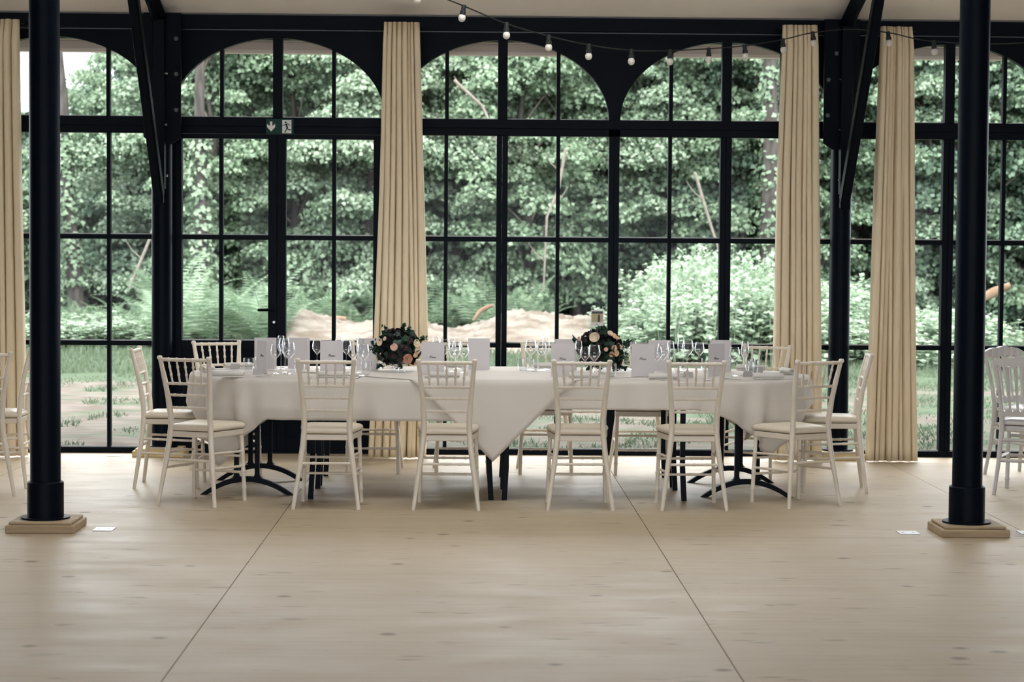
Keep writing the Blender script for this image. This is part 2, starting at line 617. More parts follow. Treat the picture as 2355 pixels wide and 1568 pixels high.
gb = MB()
nx, ny = 60, 70
rows = []
for j in range(ny + 1):
    y = 15.96 + (90 - 15.96) * (j / ny) ** 1.6
    row = []
    for i in range(nx + 1):
        x = -45 + 90 * i / nx
        z = -0.03 + 0.035 * math.sin(x * 1.3 + y * .7) * math.sin(y * 1.1 - x * .4) * min(1, (y - 15.9) / 4) + max(0, min(1, (y - 27) / 14)) * 0.30
        row.append((x, y, z))
    rows.append(row)
gb.grid(rows)
ground = gb.build('ground', 'ground')
tag(ground, kind='structure')

# ------------------------------------------------------------------ glazed wall: five visible bays plus one outside the frame at each end
BAY = 1.732
Y0, Y1 = 15.83, 15.90          # frame depth
YG = 15.865                    # glass
Z_SILL, Z_R0, Z_R1, Z_M0, Z_M1, Z_T0, Z_T1 = 0.045, 0.833, 0.868, 1.653, 1.690, 2.470, 2.594
Z_TOP, Z_BEAM = 3.203, 3.262
AW = 0.822                     # half width of the arch opening


def spandrel(cx):
    pts = [(cx - BAY / 2, Z_T0), (cx - AW, Z_T0)]
    m = 40
    for i in range(m + 1):
        t = PI - PI * i / m
        pts.append((cx + AW * math.cos(t), Z_T1 + (Z_TOP - Z_T1) * math.sin(t)))
    pts += [(cx + AW, Z_T0), (cx + BAY / 2, Z_T0)]
    top = [(cx + BAY / 2, Z_BEAM), (cx - BAY / 2, Z_BEAM)]
    b = MB()
    # strips so that the concave outline is filled cleanly
    arch = pts[2:-2]
    for (xa, za), (xb, zb) in zip(arch[:-1], arch[1:]):
        b.add([(xa, Y0, za), (xb, Y0, zb), (xb, Y0, Z_BEAM), (xa, Y0, Z_BEAM), (xa, Y1, za), (xb, Y1, zb), (xb, Y1, Z_BEAM), (xa, Y1, Z_BEAM)],
              [(0, 1, 2, 3), (7, 6, 5, 4), (0, 4, 5, 1), (3, 2, 6, 7)])
    for xa, xb in ((cx - BAY / 2, cx - AW), (cx + AW, cx + BAY / 2)):
        b.box(xa, xb, Y0, Y1, Z_T0, Z_BEAM)
    return b


def pane_box(x0, x1, z0, z1, root):
    o = MB().box(x0, x1, YG - 0.003, YG + 0.003, z0, z1).build('pane', 'glass', root, smooth=False)
    MB().box(x0, x1, YG - 0.007, YG - 0.003, z0, z0 + 0.0075).build('pane_strip', 'pale_strip', o, smooth=False)
    return o


def arch_pane(xa, xb, cx):
    m = 10
    top = []
    for i in range(m + 1):
        x = xb + (xa - xb) * i / m
        k = max(0.0, 1 - ((x - cx) / AW) ** 2)
        top.append((x, Z_T1 + (Z_TOP - Z_T1) * math.sqrt(k)))
    poly = [(xa, Z_T1), (xb, Z_T1)] + top
    out = []
    for p in poly:
        if not out or (abs(p[0] - out[-1][0]) + abs(p[1] - out[-1][1])) > 1e-5:
            out.append(p)
    return MB().prism_y(out, YG - 0.003, YG + 0.003)


def upper(root, cx):
    spandrel(cx).build('arched_spandrel', 'steel', root, angle=30)
    MB().box(cx - 0.037, cx + 0.037, Y0 - 0.004, Y1, Z_T1 - 0.01, Z_TOP + 0.01).build('mullion', 'steel', root)
    for s in (-1, 1):
        xm = cx + s * 0.430
        k = Z_T1 + (Z_TOP - Z_T1) * math.sqrt(1 - (0.430 / AW) ** 2)
        MB().box(xm - 0.0145, xm + 0.0145, Y0 + 0.006, Y1 - 0.01, Z_T1 - 0.01, k + 0.02).build('muntin', 'steel', root)
        for u, w_ in ((0.037, 0.4155), (0.4445, AW)):
            xa, xb = sorted((cx + s * u, cx + s * w_))
            o = arch_pane(xa, xb, cx).build('pane', 'glass', root, smooth=False)
            MB().box(xa, xb, YG - 0.007, YG - 0.003, Z_T1, Z_T1 + 0.0095).build('pane_strip', 'pale_strip', o, smooth=False)
    # transom with a fine proud line
    MB().box(cx - BAY / 2, cx + BAY / 2, Y0 - 0.012, Y1, 2.528, Z_T1 + 0.002).box(cx - BAY / 2, cx + BAY / 2, Y0, Y1, Z_T0, 2.526).build('transom', 'steel', root, bevel=0.002)


def window_bay(name, cx):
    root = empty(name, (0, 0, 0))
    tag(root, kind='structure')
    upper(root, cx)
    MB().box(cx - BAY / 2, cx - BAY / 2 + 0.041, Y0 - 0.006, Y1, 0, Z_T0).box(cx + BAY / 2 - 0.041, cx + BAY / 2, Y0 - 0.006, Y1, 0, Z_T0).build('side_frame', 'steel', root, bevel=0.002)
    MB().box(cx - 0.0435, cx - 0.001, Y0 - 0.006, Y1, 0, Z_T0).box(cx + 0.001, cx + 0.0435, Y0 - 0.006, Y1, 0, Z_T0).build('mullion', 'steel', root, bevel=0.002)
    MB().box(cx - BAY / 2, cx + BAY / 2, Y0 - 0.01, Y1, 0, Z_SILL).build('window_sill', 'steel', root, bevel=0.003)
    for zz0, zz1, nm in ((Z_R0, Z_R1, 'rail'), (Z_M0, Z_M1, 'rail')):
        for s in (-1, 1):
            xa, xb = sorted((cx + s * 0.0435, cx + s * (BAY / 2 - 0.041)))
            MB().box(xa, xb, Y0 + 0.004, Y1 - 0.01, zz0, zz1).build(nm, 'steel', root, bevel=0.0015)
    for s in (-1, 1):
        xm = cx + s * 0.433
        MB().box(xm - 0.0145, xm + 0.0145, Y0 + 0.006, Y1 - 0.01, Z_SILL, Z_T0).build('muntin', 'steel', root)
        xs = [cx + s * 0.0435, cx + s * 0.4185, cx + s * 0.4475, cx + s * (BAY / 2 - 0.041)]
        for a, b in ((Z_SILL, Z_R0), (Z_R1, Z_M0), (Z_M1, Z_T0)):
            for i in (0, 2):
                xa, xb = sorted((xs[i], xs[i + 1]))
                pane_box(xa, xb, a, b, root)
    return root


CX = [-4.973, -3.241, -1.509, 0.223, 1.955, 3.687, 5.419]
for i, cx in enumerate([CX[0], CX[1], CX[3], CX[4], CX[5], CX[6]]):
    window_bay('window_%d' % (i + 1), cx)

# double door bay
dcx = CX[2]
door = empty('door_1', (0, 0, 0))
tag(door, kind='structure')
upper(door, dcx)
MB().box(dcx - BAY / 2, -2.300, Y0 - 0.01, Y1, 0, Z_T0).box(-0.715, dcx + BAY / 2, Y0 - 0.01, Y1, 0, Z_T0).build('door_jamb', 'steel', door, bevel=0.002)
MB().box(-2.300, -0.715, Y0 - 0.005, Y1, 0.0, 0.022).build('threshold', 'steel', door)
for (xa, xb, ga, gb_, xm) in ((-2.298, -1.513, -2.245, -1.580, -1.944), (-1.511, -0.717, -1.443, -0.770, -1.074)):
    b = MB().box(xa, ga, Y0 - 0.008, Y1, 0.024, 2.466).box(gb_, xb, Y0 - 0.008, Y1, 0.024, 2.466)
    b.box(ga, gb_, Y0 - 0.008, Y1, 2.432, 2.466).box(ga, gb_, Y0 - 0.008, Y1, 0.024, 0.13).box(ga, gb_, Y0 - 0.008, Y1, 0.80, 0.876)
    leaf = b.build('door_leaf', 'steel', door, bevel=0.002)
    MB().box(ga, gb_, Y0 + 0.012, Y1 - 0.02, 0.13, 0.80).build('kick_panel', 'steel', leaf)
    MB().box(ga, gb_, Y0 + 0.003, Y1 - 0.01, 1.654, 1.690).build('rail', 'steel', leaf)
    MB().box(xm - 0.015, xm + 0.015, Y0 + 0.005, Y1 - 0.01, 0.876, 2.432).build('muntin', 'steel', leaf)
    for p, q in ((ga, xm - 0.015), (xm + 0.015, gb_)):
        for z0, z1 in ((0.876, 1.654), (1.690, 2.432)):
            pane_box(p, q, z0, z1, leaf)
MB().tube([(-1.530, Y0 - 0.008, 1.115), (-1.530, Y0 - 0.055, 1.115)], 0.011).tube([(-1.526, Y0 - 0.052, 1.115), (-1.60, Y0 - 0.056, 1.115), (-1.654, Y0 - 0.050, 1.113)], [0.012, 0.012, 0.011], 10).box(-1.548, -1.512, Y0 - 0.016, Y0 - 0.006, 0.98, 1.16).build('door_handle', 'steel', door)
MB().tube([(-1.532, Y0 - 0.03, 1.02), (-1.532, Y0 - 0.008, 1.02)], 0.010).build('lock_cylinder', 'bolt', door)

# head beam, highlight painted as a pale strip, beam outer face
hb = MB().box(-9.0, 9.4, 15.72, 15.93, Z_BEAM + 0.004, 3.366).box(-9.0, 9.4, 15.93, 15.99, 3.20, 3.60)
tag(hb.build('trim_1', 'steel'), kind='structure')
tag(MB().box(-9.0, 9.4, 15.812, 15.83, Z_BEAM - 0.002, Z_BEAM + 0.004).build('beam_highlight', 'line', smooth=False), kind='structure')
# eave outside: soffit, gutter
sb = MB()
sb.add([(-9, 15.99, 3.44), (9.4, 15.99, 3.44), (9.4, 17.03, 3.292), (-9, 17.03, 3.292), (-9, 15.99, 3.56), (9.4, 15.99, 3.56), (9.4, 17.03, 3.40), (-9, 17.03, 3.40)],
       [(0, 3, 2, 1), (4, 5, 6, 7), (0, 1, 5, 4), (1, 2, 6, 5), (2, 3, 7, 6), (3, 0, 4, 7)])
tag(sb.build('trim_3', 'soffit', smooth=False), kind='structure')
gt = empty('gutter', (0.2, 17.0, 3.2))
tag(gt, 'long mauve zinc gutter under the eave outside above the arches', 'gutter')
MB().box(-9.2, 9.2, 0.0, 0.14, 0.026, 0.092).build('trough', 'gutter', gt)
MB().box(-9.2, 9.2, -0.008, 0.10, 0.0, 0.026).build('front_lip', 'gutter_lip', gt, bevel=0.003)

# ------------------------------------------------------------------ wall columns, gussets, knee braces, rafters
for side, xc in (('left', -2.375), ('right', 2.825)):
    col = empty('steel_column', (xc, 15.68, 0.0))
    tag(col, 'round dark steel column against the glazed wall, %s' % ('left of the double door' if side == 'left' else 'between two cream curtains at right'), 'column', 'columns along the glazed wall')
    MB().lathe([(0.0, 0.064), (0.078, 0.064), (0.078, 3.355), (0.0, 3.355)], 28).build('shaft', 'steel', col)
    MB().lathe([(0.0, 0.062), (0.12, 0.062), (0.12, 0.075), (0.0, 0.075)], 28).build('base_flange', 'steel', col)
    if side == 'left':
        gp = [(-0.124, 3.36), (-0.124, 2.425), (-0.068, 2.373), (0.093, 2.373), (0.158, 2.424), (0.158, 3.36)]
        bolts = [(0.124, 3.165), (0.124, 2.90), (-0.108, 2.63), (0.124, 2.63)]
        sides = [(0.045, 2.90), (0.04, 2.515), (0.043, 2.13)]
    else:
        gp = [(-0.161, 3.36), (-0.159, 2.42), (-0.093, 2.373), (0.066, 2.373), (0.122, 2.426), (0.112, 3.36)]
        bolts = [(-0.128, 2.90), (-0.130, 2.63), (0.10, 2.63), (-0.07, 3.10)]
        sides = [(-0.045, 2.90), (-0.045, 2.52), (-0.047, 2.14), (0.045, 2.14)]
    gu = MB().prism_y(gp, -0.098, -0.082).build('gusset_plate', 'steel', col, bevel=0.002)
    for bx, bz in bolts:
        b = MB().tube([(bx, -0.118, bz), (bx, -0.096, bz)], 0.017, 6)
        b.build('bolt', 'bolthead', gu)
    for bx, bz in sides:
        MB().tube([(bx - 0.006, -0.16, bz), (bx + 0.022, -0.16, bz)], 0.006, 8).tube([(bx + 0.012, -0.16, bz), (bx + 0.024, -0.16, bz)], 0.0105, 6).build('side_bolt', 'bolt', gu)
    MB().box(-0.04, 0.045, -0.19, -0.096, 2.03, 3.30).build('bracket', 'steel', col, bevel=0.003)
    blk = MB().prism_z([(xc - 0.20, 15.50), (xc + 0.19, 15.50), (xc + 0.19, 15.79), (xc - 0.20, 15.79)], 0.0, 0.045)
    blk.prism_z([(xc - 0.18, 15.52), (xc + 0.17, 15.52), (xc + 0.17, 15.78), (xc - 0.18, 15.78)], 0.045, 0.062)
    tag(blk.build('wooden_plinth', 'timber_y', bevel=0.004), 'raw yellow pine plinth block under the wall column %s' % ('left of the double door' if side == 'left' else 'near the right-hand curtains'), 'plinth block', 'plinth blocks')
    kb = empty('knee_brace', (xc, 15.52, 2.0))
    tag(kb, 'dark slanting steel knee brace rising from the %s wall column into the roof' % side, 'brace', 'knee braces')
    sx = 1 if side == 'left' else -1
    dy, dz = -1.60, 1.80
    MB().bar((0, -0.02, -0.02), (0, dy, dz), 0.062, 0.070).build('main_bar', 'steel', kb, bevel=0.003)
    MB().bar((0.038 * sx, -0.02, -0.02), (0.038 * sx, dy, dz), 0.008, 0.078).build('side_plate', 'steel', kb, bevel=0.002)
    MB().bar((0.0, 0.0, -0.075), (0.0, -0.02, 0.0), 0.075, 0.06, (0, 1, 0)).build('foot_clevis', 'steel', kb, bevel=0.003)
    rf = empty('rafter', (xc, 15.75, 3.33))
    tag(rf, 'dark steel roof rafter above the %s wall column' % side, 'rafter', 'roof rafters')
    sl = (6.135 - 3.362) / (15.80 - 5.45)
    L = 8.0
    MB().bar((0, 0, -0.06), (0, -L, -0.06 + L * sl), 0.11, 0.012).build('lower_flange', 'steel', rf)
    MB().bar((0, 0, -0.005), (0, -L, -0.005 + L * sl), 0.012, 0.10).build('web', 'steel', rf)
    MB().tube([(-0.03 * sx, -0.05, -0.10), (-0.03 * sx, -2.2, -0.10 + 2.2 * (sl + 0.16))], 0.028, 12).build('tie_rod', 'steel', rf)

# ------------------------------------------------------------------ free-standing posts in the room
for nm, xc, yc in (('left', -2.389, 11.47), ('right', 2.806, 11.47)):
    po = empty('steel_post', (xc, yc, 0.062))
    tag(po, 'tall round dark foreground post at the %s, on a wooden block' % nm, 'post', 'foreground posts')
    ztop = 3.362 + (15.80 - yc) * (6.135 - 3.362) / 10.35 - 0.26
    MB().lathe([(0.0, 0.20), (0.0845, 0.20), (0.0845, ztop), (0.0, ztop)], 36).build('shaft', 'steel', po)
    MB().lathe([(0.0, 0.01), (0.101, 0.01), (0.101, 0.203), (0.094, 0.209), (0.0845, 0.209)], 36).build('sleeve', 'steel', po)
    MB().lathe([(0.0, 0.0), (0.136, 0.0), (0.136, 0.010), (0.0, 0.010)], 36).build('flange', 'steel', po)
    hw = 0.190
    x_off = 0.005 if nm == 'left' else 0.01
    q = MB().prism_z([(xc - hw + x_off, yc - hw), (xc + hw + x_off, yc - hw), (xc + hw + x_off, yc + hw), (xc - hw + x_off, yc + hw)], 0.0, 0.045)
    i2 = hw - 0.017
    q.prism_z([(xc - i2 + x_off, yc - i2), (xc + i2 + x_off, yc - i2), (xc + i2 + x_off, yc + i2), (xc - i2 + x_off, yc + i2)], 0.045, 0.062)
    tag(q.build('wooden_plinth', 'timber', bevel=0.006), 'weathered square wooden block under the %s foreground post' % nm, 'plinth block', 'plinth blocks')

for (x, y, rz, lab) in ((-2.06, 11.46, 0.0, 'small metal floor plate just right of the left foreground post'),
                        (2.475, 11.47, 0.0, 'small metal floor plate just left of the right foreground post'),
                        (3.17, 11.50, 0.0, 'small metal floor plate right of the right foreground post'),
                        (-2.72, 15.60, 0.0, 'small metal floor plate by the window sill at left')):
    b = MB().box(-0.056, 0.056, -0.065, 0.065, 0.0, 0.004)
    o = b.build('floor_plate', 'plate', bevel=0.0015)
    o.location = (x, y, 0.0)
    tag(o, lab, 'floor plate', 'metal floor plates')
    for sx_ in (-0.03, 0.03):
        MB().lathe([(0, 0.0065), (0.008, 0.006), (0.009, 0.004)], 10, (sx_, 0, 0)).build('screw', 'bolt', o)


# ------------------------------------------------------------------ curtains
def lerp_tab(tab, z):
    tab = sorted(tab)
    if z <= tab[0][0]:
        return tab[0][1], tab[0][2]
    for (z0, a0, b0), (z1, a1, b1) in zip(tab[:-1], tab[1:]):
        if z <= z1:
            t = (z - z0) / (z1 - z0)
            return a0 + (a1 - a0) * t, b0 + (b1 - b0) * t
    return tab[-1][1], tab[-1][2]


def curtain(tab, nf, yc, seed, label):
    r = random.Random(seed)
    wts = [0.6 + r.random() for _ in range(nf)]
    tot = sum(wts)
    cuts = [0]
    for w in wts:
        cuts.append(cuts[-1] + w / tot)
    amp = [0.06 + 0.05 * r.random() for _ in range(nf)]
    ph = [r.random() * 6 for _ in range(nf)]
    per = 14
    zt = max(t[0] for t in tab)
    zb = min(t[0] for t in tab)
    rows = []
    nz = 40
    for j in range(nz + 1):
        z = zb + (zt - zb) * j / nz
        xa, xb = lerp_tab(tab, z)
        head = max(0.0, min(1.0, (z - (zt - 0.12)) / 0.10))
        row = []
        for k in range(nf):
            for i in range(per + (1 if k == nf - 1 else 0)):
                t = (1 - math.cos(PI * i / per)) / 2
                u = cuts[k] + (cuts[k + 1] - cuts[k]) * t
                wob = 0.006 * math.sin(z * 1.7 + ph[k]) * (1 - head) * min(1, (zt - z))
                pipe = max(0.0, 1 - abs(2 * t - 1) ** 3.2) ** 0.75
                a = amp[k] * (1 - 0.55 * head) * (1 + 0.25 * math.sin(z * 1.1 + ph[k]))
                row.append((xa + (xb - xa) * u + wob * math.sin(PI * t) - 0.006 * math.sin(2 * PI * t) * (1 - head), yc - a * pipe * (1 + 0.12 * (t - 0.5) * math.sin(ph[k] * 3)), z))
        rows.append(row)
    b = MB().grid(rows)
    o = empty('curtain', ((tab[0][1] + tab[0][2]) / 2, yc, 0))
    tag(o, label, 'curtain', 'cream curtains along the glazed wall')
    off = Vector(o.location)
    b.v = [(p[0] - off.x, p[1] - off.y, p[2]) for p in b.v]
    d = b.build('drape', 'curtain', o, angle=60)
    sm = d.modifiers.new('thickness', 'SOLIDIFY')
    sm.thickness = 0.004
    xa, xb = lerp_tab(tab, zt)
    MB().box(xa - off.x - 0.03, xb - off.x + 0.03, 0.012, 0.030, zt - 0.03, zt - 0.012).build('track', 'steel', o)
    return o


curtain([(3.297, -0.681, -0.412), (1.99, -0.711, -0.369), (0.94, -0.745, -0.334), (0.012, -0.785, -0.345)], 8, 15.52, 3, 'cream curtain hanging behind the left bouquet, right of the double door')
curtain([(3.303, 2.331, 2.595), (2.015, 2.299, 2.626), (0.96, 2.290, 2.654), (0.012, 2.28, 2.665)], 7, 15.50, 8, 'cream curtain just left of the right wall column')
curtain([(3.297, 3.074, 3.315), (2.02, 3.037, 3.349), (0.008, 3.005, 3.398)], 8, 15.50, 15, 'cream curtain right of the right wall column, reaching the floor')
curtain([(3.290, -3.72, -3.413), (1.97, -3.75, -3.395), (0.010, -3.79, -3.358)], 7, 15.50, 21, 'shaded cream curtain at the far left edge behind the left post')

# ------------------------------------------------------------------ festoon lights
cord_pts = [(-0.62, 12.3, 3.30), (-0.333, 12.5, 3.172), (-0.065, 12.75, 3.094), (0.204, 13.0, 3.016), (0.479, 13.2, 2.962), (0.748, 13.4, 2.928), (1.046, 13.65, 2.920), (1.323, 13.85, 2.940),
            (1.608, 14.05, 2.975), (1.879, 14.25, 3.018), (2.175, 14.45, 3.084), (2.412, 14.6, 3.151), (2.70, 14.72, 3.19), (2.95, 14.6, 3.156), (3.21, 14.3, 3.066), (3.75, 14.0, 3.03), (4.5, 13.7, 3.12)]
fl = MB()
dense = []
for i in range(len(cord_pts) - 1):
    p0 = Vector(cord_pts[max(i - 1, 0)])
    p1 = Vector(cord_pts[i])
    p2 = Vector(cord_pts[i + 1])
    p3 = Vector(cord_pts[min(i + 2, len(cord_pts) - 1)])
    for k in range(6):
        t = k / 6
        dense.append(0.5 * ((2 * p1) + (p2 - p0) * t + (2 * p0 - 5 * p1 + 4 * p2 - p3) * t * t + (3 * p1 - p0 - 3 * p2 + p3) * t ** 3))
dense.append(Vector(cord_pts[-1]))
fest = empty('festoon_lights', (1.2, 13.7, 2.9))
tag(fest, 'black festoon cord with white globe bulbs sagging across the top of the windows', 'string lights')
off = Vector(fest.location)
fl.tube([p - off for p in dense], 0.0042, 8).build('cord', 'rubber', fest)
sock = MB().lathe([(0, 0.008), (0.0125, 0.008), (0.0145, 0.0), (0.0145, -0.028), (0.0185, -0.032), (0.0185, -0.052), (0.012, -0.053), (0, -0.053)], 14)
bulb = MB().lathe([(0.010, -0.050), (0.0175, -0.056), (0.0222, -0.066), (0.0228, -0.075), (0.0205, -0.086), (0.0145, -0.0945), (0.006, -0.0985), (0.0, -0.099)], 16)
first = None
for i, p in enumerate(cord_pts[1:12] + cord_pts[13:15]):
    q = Vector(p) - off
    if first is None:
        s_ = sock.build('socket', 'rubber', fest)
        b_ = bulb.build('bulb', 'bulb', s_)
        first = s_
    else:
        s_ = first.copy()
        C.objects.link(s_)
        s_.parent = fest
        b_ = first.children[0].copy()
        C.objects.link(b_)
        b_.parent = s_
    s_.location = q
    s_.rotation_euler = (0.05 * math.sin(i * 2.1), 0.16 if i < 2 else (0.0 if i < 8 else -0.1), 0)

# ------------------------------------------------------------------ exit sign
sg = empty('exit_sign', (-1.490, 15.79, 2.526))
tag(sg, 'green emergency exit sign with white arrow and running figure above the double door', 'sign')
MB().box(-0.107, 0.107, 0.0, 0.030, -0.058, 0.058).build('plate', 'sign_green', sg, bevel=0.003)
MB().prism_y([(-0.0965 + 0.040, 0.036), (-0.0965 + 0.022, 0.036), (-0.0965 + 0.022, 0.000), (-0.0965 + 0.004 - 0.004, 0.018), (-0.0965, -0.006), (-0.0965 + 0.031, -0.040), (-0.0965 + 0.062, -0.006), (-0.0965 + 0.062, 0.018), (-0.0965 + 0.040, 0.000)][::-1], -0.0025, 0.001).build('arrow', 'sign_white', sg, smooth=False)
MB().box(0.020, 0.090, -0.0022, 0.001, -0.054, 0.048).build('doorway', 'sign_white', sg)
rf_ = MB()
rf_.tube([(0.046, -0.0042, 0.031), (0.046, -0.0022, 0.031)], 0.0068, 14)


def stroke(b, pts, w, y):
    for (xa, za), (xb, zb) in zip(pts[:-1], pts[1:]):
        b.bar((xa, y, za), (xb, y, zb), w, 0.002, (0, 1, 0))


stroke(rf_, [(0.050, 0.020), (0.058, -0.012)], 0.014, -0.0035)
stroke(rf_, [(0.050, 0.019), (0.036, 0.010), (0.021, 0.006)], 0.0055, -0.0035)
stroke(rf_, [(0.053, 0.021), (0.068, 0.018), (0.078, 0.004)], 0.0055, -0.0035)
stroke(rf_, [(0.057, -0.010), (0.050, -0.030), (0.038, -0.050)], 0.0075, -0.0035)
stroke(rf_, [(0.058, -0.010), (0.067, -0.027), (0.088, -0.026)], 0.0075, -0.0035)
rf_.build('running_figure', 'sign_green', sg, smooth=False)


# ------------------------------------------------------------------ chairs
def bamboo(b, p0, p1, r, nodes, n=9, bump=1.22):
    """bar with slightly raised bamboo rings"""
    p0, p1 = Vector(p0), Vector(p1)
    L = (p1 - p0).length
    pts, rad = [p0], [r]
    for t in nodes:
        for dt, k in ((-0.010 / L, 1.0), (-0.003 / L, bump), (0.003 / L, bump), (0.010 / L, 1.0)):
            pts.append(p0.lerp(p1, t + dt))
            rad.append(r * k)
    pts.append(p1)
    rad.append(r)
    b.tube(pts, rad, n)
    return b


def curve_pt(tab, z):
    for a, b in zip(tab[:-1], tab[1:]):
        if z <= b[2]:
            t = (z - a[2]) / (b[2] - a[2])
            t2 = t
            return Vector((a[0] + (b[0] - a[0]) * t2, a[1] + (b[1] - a[1]) * t2, z))
    return Vector(tab[-1])


POST = [(0.199, -0.222, 0.0), (0.180, -0.203, 0.14), (0.160, -0.185, 0.28), (0.145, -0.173, 0.40), (0.138, -0.168, 0.48), (0.138, -0.172, 0.56), (0.145, -0.187, 0.66), (0.156, -0.212, 0.78), (0.170, -0.246, 0.915)]


def seat_outline(k=1.0, front=0.205, back=-0.175, n=8):
    """rounded trapezoid, wider at the front"""
    pts = []
    corners = [(-0.150, back, 0.03), (0.150, back, 0.03), (0.198, front, 0.055), (-0.198, front, 0.055)]
    cx, cy = 0.0, (front + back) / 2
    m = len(corners)
    for i, (x, y, r) in enumerate(corners):
        p = Vector((x, y))
        a = (Vector(corners[i - 1][:2]) - p).normalized()
        c = (Vector(corners[(i + 1) % m][:2]) - p).normalized()
        s, e = p + a * r, p + c * r
        for j in range(n + 1):
            t = j / n
            q = s * (1 - t) ** 2 + p * 2 * t * (1 - t) + e * t ** 2
            pts.append((cx + (q.x - cx) * k, cy + (q.y - cy) * k))
    return pts


def cushion_mesh(mat, root, z0=0.458, h=0.05):
    rows = []
    for k, z in ((0.90, z0), (0.985, z0 + 0.004), (1.02, z0 + 0.014), (1.0, z0 + 0.027), (0.93, z0 + 0.037), (0.75, z0 + 0.045), (0.45, z0 + h - 0.001), (0.15, z0 + h), (0.01, z0 + h)):
        rows.append([(x, y, z) for x, y in seat_outline(k)])
    return MB().grid(rows, closed=True).build('cushion', mat, root, angle=80)


def chiavari():
    root = empty('chiavari_chair')
    tag(root, 'x', 'chair')
    for s in (-1, 1):
        zs = [0.0, 0.07, 0.14, 0.21, 0.28, 0.34, 0.40, 0.44, 0.48, 0.52, 0.56, 0.61, 0.66, 0.72, 0.78, 0.845, 0.905]
        pts, rad = [], []
        for z in zs:
            p = curve_pt(POST, z)
            pts.append((p.x * s, p.y, z))
            rad.append(0.0115 + 0.0062 * min(1, z / 0.40) - 0.0045 * max(0, (z - 0.56) / 0.35))
            if z in (0.28, 0.61, 0.78):
                rad[-1] *= 1.10
        p = curve_pt(POST, 0.915)
        pts += [(p.x * s, p.y - 0.001, 0.908), (p.x * s, p.y - 0.003, 0.917), (p.x * s, p.y - 0.004, 0.922), (p.x * s, p.y - 0.004, 0.925)]
        rad += [0.0165, 0.0165, 0.013, 0.006]
        MB().tube(pts, rad, 12).build('rear_post', 'chair', root, angle=50)
        b = MB()
        bamboo(b, (0.170 * s, 0.172, 0.425), (0.182 * s, 0.192, 0.0), 0.0125, (0.28, 0.55, 0.8), 12)
        b.build('front_leg', 'chair', root, angle=50)
    # seat frame, dark strip painted as the shade of the gap, cushion
    fr = MB()
    for k0, k1, z0, z1 in ((0.985, 0.985, 0.420, 0.456),):
        fr.prism_z(seat_outline(k0), z0, z1)
    fr.build('seat_frame', 'chair', root, bevel=0.004)
    cu = cushion_mesh('cushion', root)
    MB().prism_z(seat_outline(0.955), 0.4555, 0.4605).build('gap_shade_strip', 'gap_shade', cu)

    def px(z):
        return curve_pt(POST, z)
    for z, r, nm in ((0.900, 0.0112, 'top_rail'), (0.752, 0.0088, 'back_rail'), (0.680, 0.0082, 'back_rail'), (0.602, 0.0082, 'back_rail')):
        p = px(z)
        b = MB()
        bamboo(b, (-p.x, p.y, z), (p.x, p.y, z), r, [0.167 * i for i in range(1, 6)])
        b.build(nm, 'chair', root, angle=50)
    pt, pb = px(0.900), px(0.752)
    for i in range(5):
        t = -1 + (i + 1) / 3.0
        b = MB()
        bamboo(b, (pt.x * t, pt.y, 0.900), (pb.x * t, pb.y, 0.752), 0.0064, (0.3, 0.62), 8, 1.45)
        b.build('spindle', 'chair', root, angle=50)
    fx = lambda z: (0.182 - 0.012 * z / 0.425, 0.192 - 0.02 * z / 0.425)
    for z in (0.282, 0.180):
        x, y = fx(z)
        b = MB()
        bamboo(b, (-x, y, z), (x, y, z), 0.0082, (0.2, 0.4, 0.6, 0.8))
        b.build('stretcher', 'chair', root, angle=50)
    p = px(0.280)
    b = MB()
    bamboo(b, (-p.x, p.y, 0.280), (p.x, p.y, 0.280), 0.0082, (0.25, 0.5, 0.75))
    b.build('stretcher', 'chair', root, angle=50)
    for s in (-1, 1):
        for z in (0.325, 0.232):
            p = px(z)
            x, y = fx(z - 0.012)
            b = MB()
            bamboo(b, (p.x * s, p.y, z), (x * s, y, z - 0.012), 0.0082, (0.3, 0.6))
            b.build('stretcher', 'chair', root, angle=50)
    return root


CH = chiavari()
GC = 'ivory chairs around the long table'
D = math.radians
for x, y, a, lab in [
        (-0.877, 12.60, -1.5, 'ivory chair on the near side, second from left, its back to us'),
        (-1.665, 12.72, -22, 'ivory chair turned at the near left corner of the white table'),
        (-0.148, 12.59, -1.5, 'ivory chair on the near side, left of the hanging cloth point'),
        (0.664, 12.62, 0.5, 'ivory chair on the near side in front of the right bouquet'),
        (1.357, 12.63, 2, 'ivory chair on the near side, fifth from left'),
        (2.032, 12.805, 28, 'ivory chair turned at the near right corner of the white table'),
        (-2.0, 13.66, -90, 'ivory chair seen from the side at the left end of the table'),
        (2.410, 13.61, 84, 'ivory chair seen from the side at the right end of the table'),
        (-0.70, 14.60, 180, 'ivory chair on the far side, half hidden behind menu card and left bouquet'),
        (-0.07, 14.635, 181, 'ivory chair on the far side, behind the tall card by the left bouquet'),
        (0.530, 14.62, 179, 'ivory chair on the far side, between the two bouquets'),
        (1.20, 14.57, 180, 'ivory chair on the far side, right of the right bouquet'),
        (-1.73, 14.46, 205, 'ivory chair angled at the far left corner in front of the dark door panel'),
        (2.01, 14.42, 153, 'ivory chair angled at the far right corner beside the cream curtain'),
        (-3.185, 13.10, 28, 'ivory chair cut by the left picture edge, in front of its neighbour'),
        (-3.155, 13.63, 92, 'ivory chair behind another at the far left edge, beside the post')]:
    place(CH, USED, (x, y, 0), D(a), lab, GC if x > -3 else 'ivory chairs at the far left edge')


